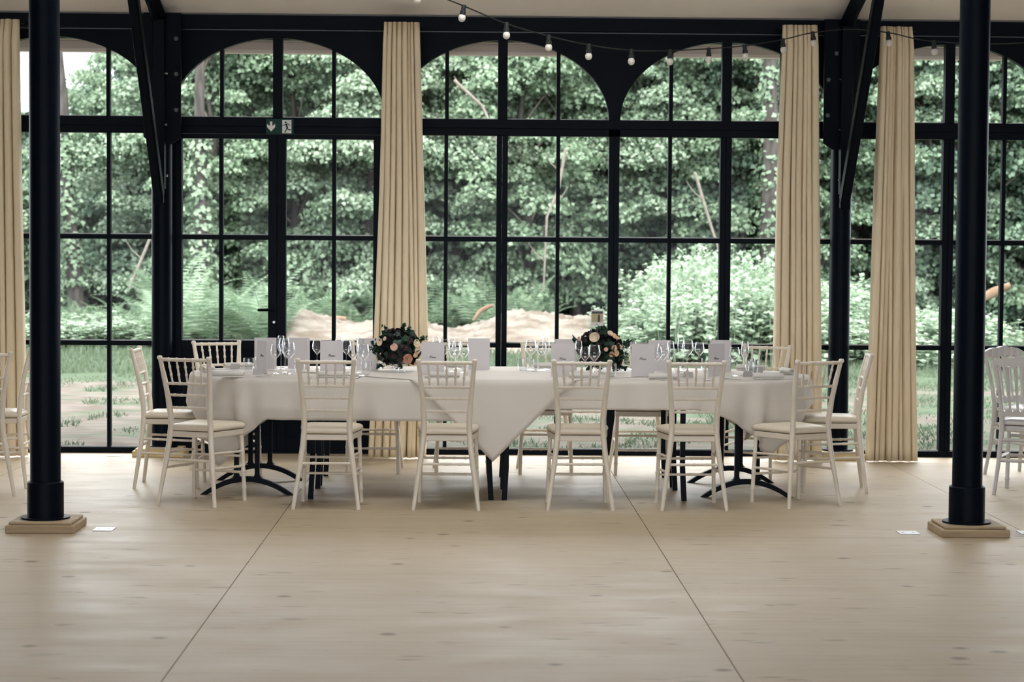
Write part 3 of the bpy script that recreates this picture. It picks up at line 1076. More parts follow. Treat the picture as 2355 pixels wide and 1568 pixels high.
def napoleon():
    root = empty('napoleon_chair')
    tag(root, 'x', 'chair')
    tab = [(0.185, -0.235, 0.0), (0.165, -0.205, 0.20), (0.150, -0.185, 0.42), (0.150, -0.182, 0.50), (0.162, -0.205, 0.66), (0.182, -0.250, 0.86)]
    for s in (-1, 1):
        pts = [(curve_pt(tab, z).x * s, curve_pt(tab, z).y, z) for z in (0, .1, .2, .31, .42, .46, .5, .58, .66, .76, .86)]
        MB().tube(pts, [0.0125, .0135, .015, .0165, .018, .018, .0175, .016, .015, .015, .014], 12).build('rear_post', 'napoleon', root, angle=50)
        b = MB()
        bamboo(b, (0.168 * s, 0.178, 0.425), (0.178 * s, 0.192, 0.0), 0.0145, (0.2, 0.32, 0.85), 12)
        b.build('front_leg', 'napoleon', root, angle=50)
    MB().prism_z(seat_outline(0.99), 0.415, 0.452).build('seat_frame', 'napoleon', root, bevel=0.005)
    cu = cushion_mesh('napcush', root, 0.455, 0.055)
    MB().prism_z(seat_outline(0.955), 0.4515, 0.4575).build('gap_shade_strip', 'gap_shade', cu)

    def wavy(z0, z1, xa, amp_t, amp_b, sc_t, sc_b, crown):
        top, bot = [], []
        for i in range(49):
            t = -1 + 2 * i / 48
            top.append((xa * t, z1 + crown * (1 - t * t) + amp_t * abs(math.cos(sc_t * PI * t))))
            bot.append((xa * t, z0 + amp_b * abs(math.sin(sc_b * PI * (t + 1) / 2))))
        return top, bot
    for (z0, z1, xa, at, ab, st, sb_, cr, nm) in ((0.832, 0.882, 0.198, 0.007, 0.022, 1.5, 6, 0.030, 'crest_rail'), (0.515, 0.548, 0.155, 0.016, 0.0, 3.0, 6, 0.0, 'lower_rail')):
        top, bot = wavy(z0, z1, xa, at, ab, st, sb_, cr)
        b = MB()
        for (p, q, u, v) in zip(bot[:-1], bot[1:], top[1:], top[:-1]):
            def yy(z):
                return curve_pt(tab, min(z, 0.859)).y
            b.add([(p[0], yy(p[1]) - .013, p[1]), (q[0], yy(q[1]) - .013, q[1]), (u[0], yy(u[1]) - .013, u[1]), (v[0], yy(v[1]) - .013, v[1]),
                   (p[0], yy(p[1]) + .013, p[1]), (q[0], yy(q[1]) + .013, q[1]), (u[0], yy(u[1]) + .013, u[1]), (v[0], yy(v[1]) + .013, v[1])],
                  [(0, 1, 2, 3), (7, 6, 5, 4), (0, 4, 5, 1), (3, 2, 6, 7)] + ([(0, 3, 7, 4)] if p == bot[0] else []) + ([(1, 5, 6, 2)] if q == bot[-1] else []))
        b.build(nm, 'napoleon', root, angle=45)
    for i in range(5):
        t = -1 + (i + 1) / 3.0
        p1, p0 = curve_pt(tab, 0.84), curve_pt(tab, 0.545)
        a, c = Vector((p0.x * t * 0.93, p0.y, 0.545)), Vector((p1.x * t * 0.93, p1.y, 0.845))
        pts, rad = [], []
        for k in range(25):
            u = k / 24
            pts.append(a.lerp(c, u))
            r = 0.0075 + 0.006 * u
            if 0.30 < u < 0.80:
                r *= 1.0 + 0.10 * (k % 2)
            if u < 0.06:
                r = 0.013
            rad.append(r)
        MB().tube(pts, rad, 10).build('spindle', 'napoleon', root, angle=50)
    for z, yy_, xx in ((0.36, 0.185, 0.17), (0.225, 0.187, 0.174), (0.36, -0.19, 0.152), (0.225, -0.203, 0.163)):
        b = MB()
        bamboo(b, (-xx, yy_, z), (xx, yy_, z), 0.0115, [0.1 * i for i in range(1, 10)], 10, 1.15)
        b.build('stretcher', 'napoleon', root, angle=50)
    for s in (-1, 1):
        for z in (0.34, 0.25):
            b = MB()
            bamboo(b, (0.156 * s, -0.196, z), (0.173 * s, 0.187, z - 0.012), 0.0105, [0.1 * i for i in range(1, 10)], 10, 1.15)
            b.build('stretcher', 'napoleon', root, angle=50)
    return root


NP = napoleon()
for x, y, a, lab in [(3.712, 13.49, -25, 'white chair with turned back spindles, nearer of the two at the right edge'),
                     (3.985, 14.52, 214, 'white chair with wavy crest, behind its twin at the right edge')]:
    place(NP, USED, (x, y, 0), D(a), lab, 'white spindle-back chairs at the right edge')

# ------------------------------------------------------------------ tables under the cloths
TZ = 0.757
TYC, THY = 13.595, 0.755
XL, XR, AL, AR = -1.06, 1.395, 0.80, 0.855


def folding_table():
    root = empty('folding_table')
    tag(root, 'x', 'table')
    MB().box(-0.60, 0.60, -0.37, 0.37, TZ - 0.03, TZ).build('tabletop', 'linen', root, bevel=0.004)
    for sx in (-1, 1):
        for sy in (-1, 1):
            x, y = sx * 0.56, sy * 0.29
            b = MB().box(x - 0.016, x + 0.016, y - 0.016, y + 0.016, 0.205, TZ - 0.03)
            b.bar((x, y, 0.215), (x + sx * 0.012, y, 0.0), 0.033, 0.033, (0, 1, 0))
            b.build('leg', 'steel_leg', root, bevel=0.002)
        MB().bar((sx * 0.56, -0.29, 0.62), (sx * 0.56, 0.29, 0.62), 0.02, 0.02).build('brace', 'steel_leg', root)
    return root


FT = folding_table()
XM = (XL + XR) / 2
for x, y, lab in ((XM - 0.614, 13.217, 'black-legged folding table under the cloth, near row left of the hanging point'), (XM + 0.614, 13.217, 'black-legged folding table under the cloth, near row right of the hanging point'),
                  (XM - 0.614, 13.973, 'black-legged folding table under the cloth, far row behind the left bouquet'), (XM + 0.614, 13.973, 'black-legged folding table under the cloth, far row behind the right bouquet')):
    place(FT, USED, (x, y, 0), 0, lab, 'folding tables under the cloths')


def arch_leg():
    """two posts on an arched foot, in the x-z plane"""
    b = MB()
    N = 24
    outer, inner = [], []
    for i in range(N + 1):
        t = -1 + 2 * i / N
        outer.append((0.300 * t, 0.118 - 0.118 * t * t + 0.0))
        inner.append((0.255 * t, 0.085 - 0.085 * t * t))
    for a, c, d, e in zip(inner[:-1], inner[1:], outer[1:], outer[:-1]):
        b.add([(a[0], -0.02, a[1]), (c[0], -0.02, c[1]), (d[0], -0.02, d[1]), (e[0], -0.02, e[1]), (a[0], 0.02, a[1]), (c[0], 0.02, c[1]), (d[0], 0.02, d[1]), (e[0], 0.02, e[1])],
              [(0, 1, 2, 3), (7, 6, 5, 4), (0, 4, 5, 1), (3, 2, 6, 7)])
    for x in (-0.066, 0.066):
        b.box(x - 0.0148, x + 0.0148, -0.018, 0.018, 0.10, TZ - 0.03)
        for s in (-1, 1):
            b.prism_y([(x + s * 0.0148, 0.112), (x + s * 0.034, 0.112), (x + s * 0.020, 0.119), (x + s * 0.0148, 0.134)], -0.018, 0.018)
    return b


for side, xc, xe, a_, lab in (('left', -1.445, XL, AL, 'half-round end table on black arched feet, left end of the long table'), ('right', 1.782, XR, AR, 'half-round end table on black arched feet, right end of the long table')):
    root = empty('half_round_table', (xc, TYC, 0))
    tag(root, lab, 'table', 'half-round end tables')
    s = -1 if side == 'left' else 1
    pts = [((xe - xc) + s * (a_ - 0.018) * math.cos(t), (THY - 0.015) * math.sin(t)) for t in [-PI / 2 + PI * i / 30 for i in range(31)]]
    pts = [(x + 0.004 * s, y) for x, y in pts]
    if s < 0:
        pts = pts[::-1]
    MB().prism_z(pts, TZ - 0.03, TZ).build('tabletop', 'linen', root)
    for y in (-0.455, 0.375):
        lg = arch_leg().build('arched_leg', 'steel_leg', root, angle=35)
        lg.location = (0, y, 0)
    MB().bar((0, -0.455, TZ - 0.06), (0, 0.375, TZ - 0.06), 0.04, 0.03).build('brace', 'steel_leg', root)

# ------------------------------------------------------------------ cloths
CZ = TZ + 0.008


def skirt_cloth(name, side, label):
    s = -1 if side == 'left' else 1
    xe, a_ = (XL, AL) if s < 0 else (XR, AR)
    xj = XM - 0.012 * -s if False else XM + (0.006 * s)
    base = 0.258 if s < 0 else 0.180
    pk, th0, ex, wd = (0.345, 47, 1.1, 30) if s < 0 else (0.315, 40, 1.7, 40)
    per = []
    L = abs(xe - xj)
    m = 46
    for i in range(m):
        t = i / m
        per.append((xj + (xe - xj) * t, TYC - THY, 0.0, -1.0, base, L * t))
    arc = 0
    K = 110
    for i in range(K + 1):
        th = PI * i / K
        x = xe + s * a_ * math.sin(th)
        y = TYC - THY * math.cos(th)
        nx, ny = s * math.sin(th) / a_, -math.cos(th) / THY
        q = math.hypot(nx, ny)
        dg = math.degrees(th)
        bump = max(max(0, 1 - abs(dg - th0) / wd) ** ex, max(0, 1 - abs(dg - (180 - th0)) / wd) ** ex)
        per.append((x, y, nx / q, ny / q, base + pk * bump - (0.034 if s < 0 else 0.0) * math.sin(th) ** 2, L + arc))
        arc += 0.80 * PI / K
    tot = per[-1][5]
    for i in range(1, m + 1):
        t = i / m
        per.append((xe + (xj - xe) * t, TYC + THY, 0.0, 1.0, base, tot + L * t))
    r = random.Random(5 if s < 0 else 9)
    rows = [[(x, y, CZ) for x, y, *_ in per]]
    R = 16
    for j in range(1, R + 1):
        row = []
        for (x, y, nx, ny, dr, sl) in per:
            d = dr * (j / R) ** 1.15
            hang = d / 0.26
            corner = min(1.0, max(0.0, (dr - base) / 0.12)) + (0.35 if L * 0.55 < sl < tot - L * .6 + L * 1.0 else 0)
            f = (0.0075 + 0.011 * corner) * min(1.6, hang) * (math.sin(sl * 27 + 1.3) + 0.6 * math.sin(sl * 43 + 0.4) + 0.5 * math.sin(sl * 14))
            near_mid = abs(ny) > 0.999 and (x > -0.62 if s < 0 else x < 0.80)
            f *= 0.12 if near_mid else 1.0
            o = 0.003 + 0.020 * min(1, d / 0.02) * 0.3 + (0.012 if near_mid else 0.04) * d - 0.26 * max(0, d - 0.19) * (0 if near_mid else 1) + f * (0.85 if d > 0.2 else 1)
            row.append((x + nx * o, y + ny * o, CZ - d))
        rows.append(row)
    b = MB().grid(rows)
    b.add([(x, y, CZ) for x, y, *_ in per], [tuple(range(len(per)))])
    o = b.build(name, 'linen', None, angle=70)
    me = o.data
    tag(o, label, 'tablecloth', 'white tablecloths')
    sm = o.modifiers.new('thickness', 'SOLIDIFY')
    sm.thickness = 0.0016
    sm.offset = 1.0
    return o


skirt_cloth('tablecloth', 'left', 'white tablecloth over the left half of the long table')
skirt_cloth('tablecloth', 'right', 'white tablecloth with shorter hem over the right half of the long table')
# square cloth laid cornerwise over the middle
N = 72
rows = []
HD = 1.285
for i in range(N + 1):
    row = []
    for j in range(N + 1):
        a, c = -1 + 2 * i / N, -1 + 2 * j / N
        x = 0.134 + (a + c) / 2 * HD
        dy = (c - a) / 2 * HD
        e = THY + 0.009
        ad = abs(dy)
        sg_ = 1 if dy > 0 else -1
        rr = 0.014
        if ad <= e:
            y, z = TYC + dy, CZ + 0.0032
        else:
            q = ad - e
            if q < rr * PI / 2:
                y = TYC + sg_ * (e + rr * math.sin(q / rr))
                z = CZ + 0.0032 - rr * (1 - math.cos(q / rr))
            else:
                d = q - rr * PI / 2
                y = TYC + sg_ * (e + rr + 0.030 * d + 0.004 * math.sin(x * 16) * min(1, d * 6) + 0.003 * math.sin((x + z if False else x) * 31 + d * 9) * min(1, d * 5))
                z = CZ + 0.0032 - rr - d
        row.append((x, y, z))
    rows.append(row)
o = MB().grid(rows).build('tablecloth', 'linen', None, angle=70)
tag(o, 'square white overlay cloth laid cornerwise, its pointed corner hanging down mid-table', 'tablecloth', 'white tablecloths')
sm = o.modifiers.new('thickness', 'SOLIDIFY')
sm.thickness = 0.0014

TT = CZ + 0.0055     # top of the cloth, where things stand


# ------------------------------------------------------------------ table settings
def wine_glass(name, h, rb, hb, rf, label='x'):
    """h total height, rb widest bowl radius, hb bowl height, rf foot radius"""
    root = empty(name)
    tag(root, label, 'glass')
    zb = h - hb
    outer = []
    for i in range(13):
        t = i / 12
        prof = math.sin(min(1, t * 1.75) * PI / 2) * (1 - 0.26 * max(0, (t - 0.45) / 0.55) ** 1.3)
        outer.append((max(0.0035, rb * prof), zb + hb * t))
    inner = [(max(0.001, r - 0.0013), z + (0.003 if i == 0 else 0.0004)) for i, (r, z) in enumerate(outer)]
    MB().lathe(outer + inner[::-1], 20).build('bowl', 'crystal', root, angle=60)
    MB().lathe([(0.0045, 0.006), (0.0034, 0.018), (0.0032, zb * 0.6), (0.0038, zb)], 10).build('stem', 'crystal', root)
    MB().lathe([(0.0, 0.0), (rf, 0.0), (rf, 0.0015), (rf * 0.5, 0.004), (0.0045, 0.008), (0.0, 0.008)], 20).build('foot', 'crystal', root)
    return root


def tumbler_glass():
    root = MB().lathe([(0.0, 0.0), (0.029, 0.0), (0.036, 0.03), (0.0375, 0.06), (0.035, 0.088), (0.0338, 0.088), (0.0362, 0.06), (0.0348, 0.03), (0.028, 0.007), (0.0, 0.007)], 22).build('tumbler', 'crystal', None, angle=60)
    tag(root, 'x', 'glass')
    return root


G_RED = wine_glass('wine_glass', 0.205, 0.043, 0.112, 0.036)
G_WHT = wine_glass('wine_glass', 0.190, 0.036, 0.098, 0.033)
G_WHT.name = 'white_wine_glass'
G_FLU = wine_glass('champagne_flute', 0.225, 0.027, 0.135, 0.031)
TUM = tumbler_glass()
glass_list = [
    # kind, x, y, label
    ('r', -1.190, 13.29, 'large wine glass right of the left-most menu card, near side'), ('w', -1.278, 13.30, 'slim wine glass just right of the left-most menu card, near side'),
    ('f', -1.225, 13.44, 'champagne flute behind the wine glasses near the left-most menu card'), ('t', -1.485, 13.60, 'short tumbler left of the left-most menu card'),
    ('t', -1.425, 13.76, 'short tumbler behind the left-most menu card'), ('t', -1.14, 13.52, 'short tumbler behind the glasses at the second near seat'),
    ('r', -0.700, 13.14, 'large wine glass in front of the card left of the left bouquet'), ('w', -0.778, 13.33, 'slim wine glass left of the large one beside the left bouquet'),
    ('f', -0.735, 13.46, 'champagne flute behind the wine glasses beside the left bouquet'), ('t', -0.690, 13.27, 'tumbler right behind the large wine glass beside the left bouquet'),
    ('r', -0.115, 13.42, 'large wine glass right of the card right of the left bouquet'), ('w', -0.055, 13.55, 'slim wine glass left of the tall pale card mid-table'),
    ('f', -0.135, 13.62, 'champagne flute behind the glasses right of the left bouquet'), ('t', -0.030, 13.30, 'tumbler behind the third near chair'),
    ('r', 0.792, 13.23, 'large wine glass in front of the right bouquet'), ('w', 0.735, 13.29, 'slim wine glass left of the large one before the right bouquet'),
    ('f', 0.700, 13.40, 'champagne flute at the left flank of the right bouquet'), ('t', 0.90, 13.21, 'tumbler before the right bouquet, right of the wine glasses'),
    ('r', 1.262, 13.47, 'large wine glass right of the card right of the right bouquet'), ('w', 1.212, 13.36, 'slim wine glass touching the card right of the right bouquet'),
    ('f', 1.300, 13.36, 'champagne flute behind the fifth near chair'), ('t', 1.36, 13.32, 'tumbler behind the fifth near chair'),
    ('w', 1.722, 13.36, 'slim wine glass in front of the open right-hand card'), ('f', 1.800, 13.44, 'champagne flute right of the open right-hand card'),
    ('t', 1.880, 13.62, 'tumbler near the right end of the table'), ('t', 1.905, 13.95, 'tumbler in front of the far right corner chair'),
    ('r', 1.484, 14.03, 'large wine glass on the far side opposite the fifth near chair'), ('w', 1.568, 14.06, 'slim wine glass on the far side opposite the fifth near chair'),
    ('f', 1.43, 13.95, 'champagne flute on the far side opposite the fifth near chair'), ('t', 1.60, 13.92, 'tumbler on the far side left of the open right-hand card'),
    ('r', 0.400, 13.93, 'large wine glass on the far side between the bouquets'), ('w', 0.470, 13.86, 'slim wine glass on the far side between the bouquets'),
    ('f', 0.505, 13.98, 'champagne flute on the far side between the bouquets'), ('t', 0.415, 13.78, 'tumbler on the far side between the bouquets, left'), ('t', 0.345, 13.85, 'tumbler left of the far-side glasses between the bouquets'),
    ('r', -0.575, 14.02, 'large wine glass behind the left bouquet'), ('w', -0.86, 13.98, 'slim wine glass on the far side left of the pale card by the left bouquet'),
    ('f', -0.905, 13.88, 'champagne flute on the far side left of the pale card by the left bouquet'), ('t', -0.93, 14.02, 'tumbler on the far side left of the left bouquet'),
    ('r', -1.285, 14.00, 'large wine glass on the far side behind the left-most cards'), ('w', -1.06, 13.98, 'slim wine glass on the far side right of the pale left card'),
    ('f', -1.295, 13.86, 'champagne flute on the far side between the two left pale cards'), ('t', -1.46, 14.05, 'tumbler in front of the far left corner chair'),
    ('r', -0.19, 13.97, 'large wine glass on the far side left of the tall pale card'), ('w', -0.105, 14.02, 'slim wine glass on the far side close to the tall pale card'), ('f', -0.245, 13.88, 'champagne flute on the far side right of the left bouquet'),
    ('w', 1.10, 14.02, 'slim wine glass on the far side right behind the right bouquet'), ('r', 1.04, 13.95, 'large wine glass on the far side right behind the right bouquet'),
]
kinds = {'r': G_RED, 'w': G_WHT, 'f': G_FLU, 't': TUM}
for k, x, y, lab in glass_list:
    place(kinds[k], USED, (x, y, TT), rng.random() * 6, lab, 'glasses on the long table')

# menu cards
SC = [  # cursive strokes of the word, in units of x-height
    [(0.0, 0.0), (0.35, 1.0), (0.62, 1.95), (0.75, 1.7), (0.72, 0.6), (0.78, 0.15), (1.15, 1.1), (1.5, 1.9), (1.58, 1.6), (1.5, 0.6), (1.58, 0.05), (1.8, 0.1)],
    [(1.8, 0.1), (2.05, 0.55), (2.25, 0.95), (2.1, 1.0), (1.98, 0.6), (2.02, 0.12), (2.2, 0.0), (2.45, 0.2)],
    [(2.45, 0.2), (2.62, 0.9), (2.62, 0.1), (2.8, 0.75), (2.98, 0.9), (3.0, 0.3), (3.08, 0.03), (3.25, 0.2)],
    [(3.25, 0.2), (3.4, 0.9), (3.38, 0.25), (3.5, 0.02), (3.7, 0.3), (3.85, 0.9), (3.82, 0.2), (3.95, 0.02), (4.2, 0.25)]]


def menu_card(front_text, open_deg):
    root = empty('menu_card')
    tag(root, 'x', 'menu card')
    w, h = 0.149, 0.212
    fp = MB().box(-w / 2, w / 2, -0.0006, 0.0006, 0, h).build('front_cover', 'card', root)
    if front_text:
        b = MB()
        for st in SC:
            stroke(b, [(-0.022 + x * 0.0105, 0.110 + z * 0.0080) for x, z in st], 0.0022, -0.0012)
        b.build('lettering', 'ink', fp, smooth=False)
    bk = MB().box(-w, 0, -0.0006, 0.0006, 0, h).build('back_cover', 'card', root)
    bk.location = (w / 2, 0.0014, 0)
    bk.rotation_euler = (0, 0, -D(open_deg))
    return root


near_t = menu_card(True, 24)
far_t = menu_card(False, 24)
far_t.name = 'blank_menu_card'
wide_t = menu_card(True, 100)
wide_t.name = 'open_menu_card'
GM = 'folded menu cards standing on the table'
for x, y, rz, lab in ((-0.922, 13.41, 2, 'standing menu card behind the second near chair'), (-0.256, 13.29, 1, 'standing menu card right of the left bouquet'),
                      (0.585, 13.19, 0, 'standing menu card left of the right bouquet'), (1.109, 13.24, -1, 'standing menu card right of the right bouquet'),
                      (-1.372, 13.37, -60, 'standing menu card turned edgewise, left-most on the near side')):
    place(near_t, USED, (x, y, TT), D(rz), lab, GM)
place(wide_t, USED, (1.600, 13.345, TT), D(38), 'open standing menu card showing two faces near the right end', GM)
for x, y, rz, lab in ((-1.176, 13.88, 180, 'pale blank-backed menu card on the far side, second from left'), (-0.708, 13.83, 178, 'pale blank-backed menu card just left of the left bouquet'),
                      (0.046, 13.96, 183, 'pale blank-backed menu card mid-table between the bouquets'), (0.640, 13.93, 181, 'pale blank-backed menu card peeping over the card left of the right bouquet'),
                      (1.275, 13.88, 178, 'pale blank-backed menu card behind the glasses right of the right bouquet'), (-1.40, 13.86, 182, 'pale blank-backed menu card peeping behind the left-most card'), (1.700, 13.95, 180, 'pale blank-backed menu card behind the open right-hand card')):
    place(far_t, USED, (x, y, TT), D(rz), lab, GM)


# napkins
def napkin_roll():
    root = empty('rolled_napkin')
    tag(root, 'x', 'napkin')
    b = MB()
    rows = []
    for x, r in ((-0.080, 0.010), (-0.098, 0.012), (-0.100, 0.018), (-0.097, 0.0215), (-0.05, 0.0225), (0.0, 0.0215), (0.05, 0.0225), (0.097, 0.0215), (0.100, 0.018), (0.098, 0.012), (0.080, 0.010)):
        rows.append([(x, r * 1.2 * math.cos(t), 0.0185 + 0.82 * r * math.sin(t)) for t in [2 * PI * k / 18 for k in range(18)]])
    b.grid(rows, closed=True)
    b.add(rows[0], [tuple(range(18))])
    b.add(rows[-1], [tuple(range(17, -1, -1))])
    b.build('roll', 'napkin', root, angle=60)
    MB().box(-0.099, 0.099, -0.034, 0.02, 0.0, 0.004).build('flap', 'napkin', root, bevel=0.0015)
    return root


NK = napkin_roll()
GN = 'rolled napkins on the table'
for x, y, rz, lab in ((-1.545, 12.985, -4, 'rolled napkin at the near left corner seat'), (-0.885, 13.03, 0, 'rolled napkin at the second near chair'), (-0.18, 13.04, 1, 'rolled napkin at the third near chair'),
                      (0.72, 13.06, 0, 'rolled napkin at the fourth near chair'), (1.225, 12.98, -2, 'rolled napkin left of the fifth near chair'), (1.905, 13.10, 3, 'rolled napkin at the near right corner seat'),
                      (-1.755, 13.55, 80, 'rolled napkin at the left end seat'), (2.125, 13.72, 100, 'rolled napkin at the right end seat'), (-1.60, 13.98, 25, 'rolled napkin at the far left corner seat'), (1.93, 14.10, -20, 'rolled napkin at the far right corner seat'),
                      (-0.70, 14.20, 0, 'rolled napkin on the far side behind the pale card by the left bouquet'), (-0.07, 14.20, 0, 'rolled napkin on the far side behind the tall pale card'), (0.53, 14.20, 0, 'rolled napkin on the far side between the bouquets'), (1.20, 14.20, 0, 'rolled napkin on the far side right of the right bouquet')):
    place(NK, USED, (x, y, TT), D(rz), lab, GN)


# cutlery
def knife():
    b = MB().prism_z([(-0.006, 0.0), (0.006, 0.0), (0.0055, 0.10), (0.009, 0.115), (0.0095, 0.19), (0.004, 0.215), (-0.005, 0.205), (-0.006, 0.11)], 0.0, 0.003)
    o = b.build('knife', 'silver', None, bevel=0.001)
    return tag(o, 'x', 'cutlery')


def fork():
    b = MB().prism_z([(-0.006, 0.0), (0.006, 0.0), (0.003, 0.12), (0.012, 0.145), (0.012, 0.16), (-0.012, 0.16), (-0.012, 0.145), (-0.003, 0.12)], 0.0, 0.003)
    for i in range(4):
        x = -0.0105 + i * 0.007
        b.box(x - 0.0015, x + 0.0015, 0.16, 0.205, 0.0006, 0.0026)
    o = b.build('fork', 'silver', None, bevel=0.0008)
    return tag(o, 'x', 'cutlery')


KN, FK = knife(), fork()
seats = [(-1.50, 13.02, -24, 'near left corner'), (-0.877, 12.90, 0, 'second near-side'), (-0.148, 12.90, 0, 'third near-side'), (0.664, 12.90, 0, 'fourth near-side'), (1.357, 12.90, 0, 'fifth near-side'), (1.84, 13.02, 26, 'near right corner'),
         (-1.78, 13.60, -90, 'left end'), (2.16, 13.60, 90, 'right end'), (-1.56, 14.10, 205, 'far left corner'), (-0.70, 14.28, 180, 'far-side second'), (-0.07, 14.28, 180, 'far-side third'), (0.53, 14.28, 180, 'far-side fourth'), (1.20, 14.28, 180, 'far-side fifth'), (1.84, 14.10, 153, 'far right corner')]
for x, y, rz, nm in seats:
    a = D(rz)
    for proto, u, word in ((FK, -0.145, 'fork'), (KN, 0.145, 'knife')):
        px_, py_ = x + u * math.cos(a), y + u * math.sin(a)
        place(proto, USED, (px_, py_, TT), a + D(rng.uniform(-5, 5)), 'steel %s lying at the %s setting' % (word, nm), 'cutlery on the table')


# little name tents
def name_tent():
    root = empty('place_card')
    tag(root, 'x', 'place card')
    MB().prism_y([(0, 0), (0, 0), (0, 0)], 0, 0) if False else None
    f = MB().add([(-0.03, -0.012, 0), (0.03, -0.012, 0), (0.03, 0.0, 0.036), (-0.03, 0.0, 0.036), (-0.03, -0.0128, 0), (0.03, -0.0128, 0), (0.03, 0.0, 0.0372), (-0.03, 0.0, 0.0372)],
                 [(0, 3, 2, 1), (4, 5, 6, 7), (0, 1, 5, 4), (1, 2, 6, 5), (3, 0, 4, 7)])
    f.build('front_flap', 'greycard', root, smooth=False)
    f = MB().add([(-0.03, 0.012, 0), (0.03, 0.012, 0), (0.03, 0.0, 0.036), (-0.03, 0.0, 0.036), (-0.03, 0.0128, 0), (0.03, 0.0128, 0), (0.03, 0.0, 0.0372), (-0.03, 0.0, 0.0372)],
                 [(0, 1, 2, 3), (7, 6, 5, 4), (0, 4, 5, 1), (1, 5, 6, 2), (0, 3, 7, 4)])
    f.build('back_flap', 'card', root, smooth=False)
    return root


NT = name_tent()
for x, y, rz, lab in ((-1.385, 13.20, 5, 'small grey place card in front of the left-most menu card'), (-1.60, 13.80, -10, 'small grey place card behind the near left napkin'), (1.94, 13.80, 10, 'small grey place card near the right end napkin'),
                      (1.40, 13.18, 0, 'small grey place card behind the fifth near chair'), (1.80, 13.30, 20, 'small grey place card by the near right corner napkin')):
    place(NT, USED, (x, y, TT), D(rz), lab, 'place cards')


# ------------------------------------------------------------------ flowers
def rose(r, mat, parent, loc, face, name='rose'):
    b = MB()
    rr = random.Random(int(abs(loc[0]) * 1000 + abs(loc[2]) * 777))
    for ring, (n, tilt, ln, wd) in enumerate(((5, 1.15, 1.0, 0.95), (5, 0.75, 0.92, 0.85), (4, 0.42, 0.80, 0.7), (3, 0.18, 0.62, 0.5))):
        for k in range(n):
            az = 2 * PI * (k + 0.5 * (ring % 2)) / n + rr.uniform(-.15, .15)
            rows = []
            for i in range(5):
                t = i / 4
                row = []
                for j in range(5):
                    u = -1 + j / 2
                    el = t * tilt * (1.25 if i == 4 else 1.0)
                    rad = r * ln * (0.12 + 0.88 * math.sin(min(1.45, el + 0.12)) * t)
                    z = r * ln * (0.75 * t * math.cos(el * 0.8)) - (0.10 * r * u * u)
                    a = az + u * wd * (0.45 + 0.35 * math.sin(PI * min(1, t * 0.85)))
                    row.append((rad * math.cos(a), rad * math.sin(a), z - 0.15 * r))
                rows.append(row)
            b.grid(rows)
    b.lathe([(0.0, -0.25 * r), (0.45 * r, -0.15 * r), (0.6 * r, 0.05 * r), (0.3 * r, 0.3 * r), (0, 0.35 * r)], 10)
    q = Vector(face).normalized().to_track_quat('Z', 'Y')
    b.xform(Matrix.Translation(Vector(loc)) @ q.to_matrix().to_4x4())
    return b.build(name, mat, parent, angle=60)


def leaf_cloud(cent, nrm, size, aspect=0.5, fold=0.15, tipdrop=0.15, rand=None):
    """four-cornered leaves at the given points; returns vertex and face arrays"""
    rand = rand or nr
    n = len(cent)
    nrm = nrm / np.linalg.norm(nrm, axis=1, keepdims=True)
    t = rand.normal(size=(n, 3))
    t -= nrm * np.sum(t * nrm, 1, keepdims=True)
    t /= np.linalg.norm(t, axis=1, keepdims=True)
    b = np.cross(nrm, t)
    s = size[:, None]
    base = cent - t * s * 0.5
    tip = cent + t * s * 0.5 - nrm * s * tipdrop
    l_ = cent + b * s * aspect + nrm * s * fold - t * s * 0.05
    r_ = cent - b * s * aspect + nrm * s * fold - t * s * 0.05
    v = np.stack([base, r_, tip, l_], 1).reshape(-1, 3)
    f = np.arange(n * 4).reshape(-1, 4)
    return v, f


def np_mesh(name, parts, mats):
    """parts: list of (verts, quads, material index)"""
    vs, fs, mi, o = [], [], [], 0
    for v, f, m in parts:
        vs.append(v)
        fs.append(f + o)
        mi.append(np.full(len(f), m))
        o += len(v)
    V = np.concatenate(vs)
    F = np.concatenate(fs)
    me = bpy.data.meshes.new(name)
    me.vertices.add(len(V))
    me.vertices.foreach_set('co', V.astype(np.float32).ravel())
    me.loops.add(F.size)
    me.loops.foreach_set('vertex_index', F.astype(np.int32).ravel())
    me.polygons.add(len(F))
    me.polygons.foreach_set('loop_start', np.arange(0, F.size, 4, dtype=np.int32))
    for m in mats:
        me.materials.append(M[m])
    me.polygons.foreach_set('material_index', np.concatenate(mi).astype(np.int32))
    me.update(calc_edges=True)
    return me


def np_obj(name, me, parent=None):
    o = bpy.data.objects.new(name, me)
    C.objects.link(o)
    if parent is not None:
        o.parent = parent
    return o


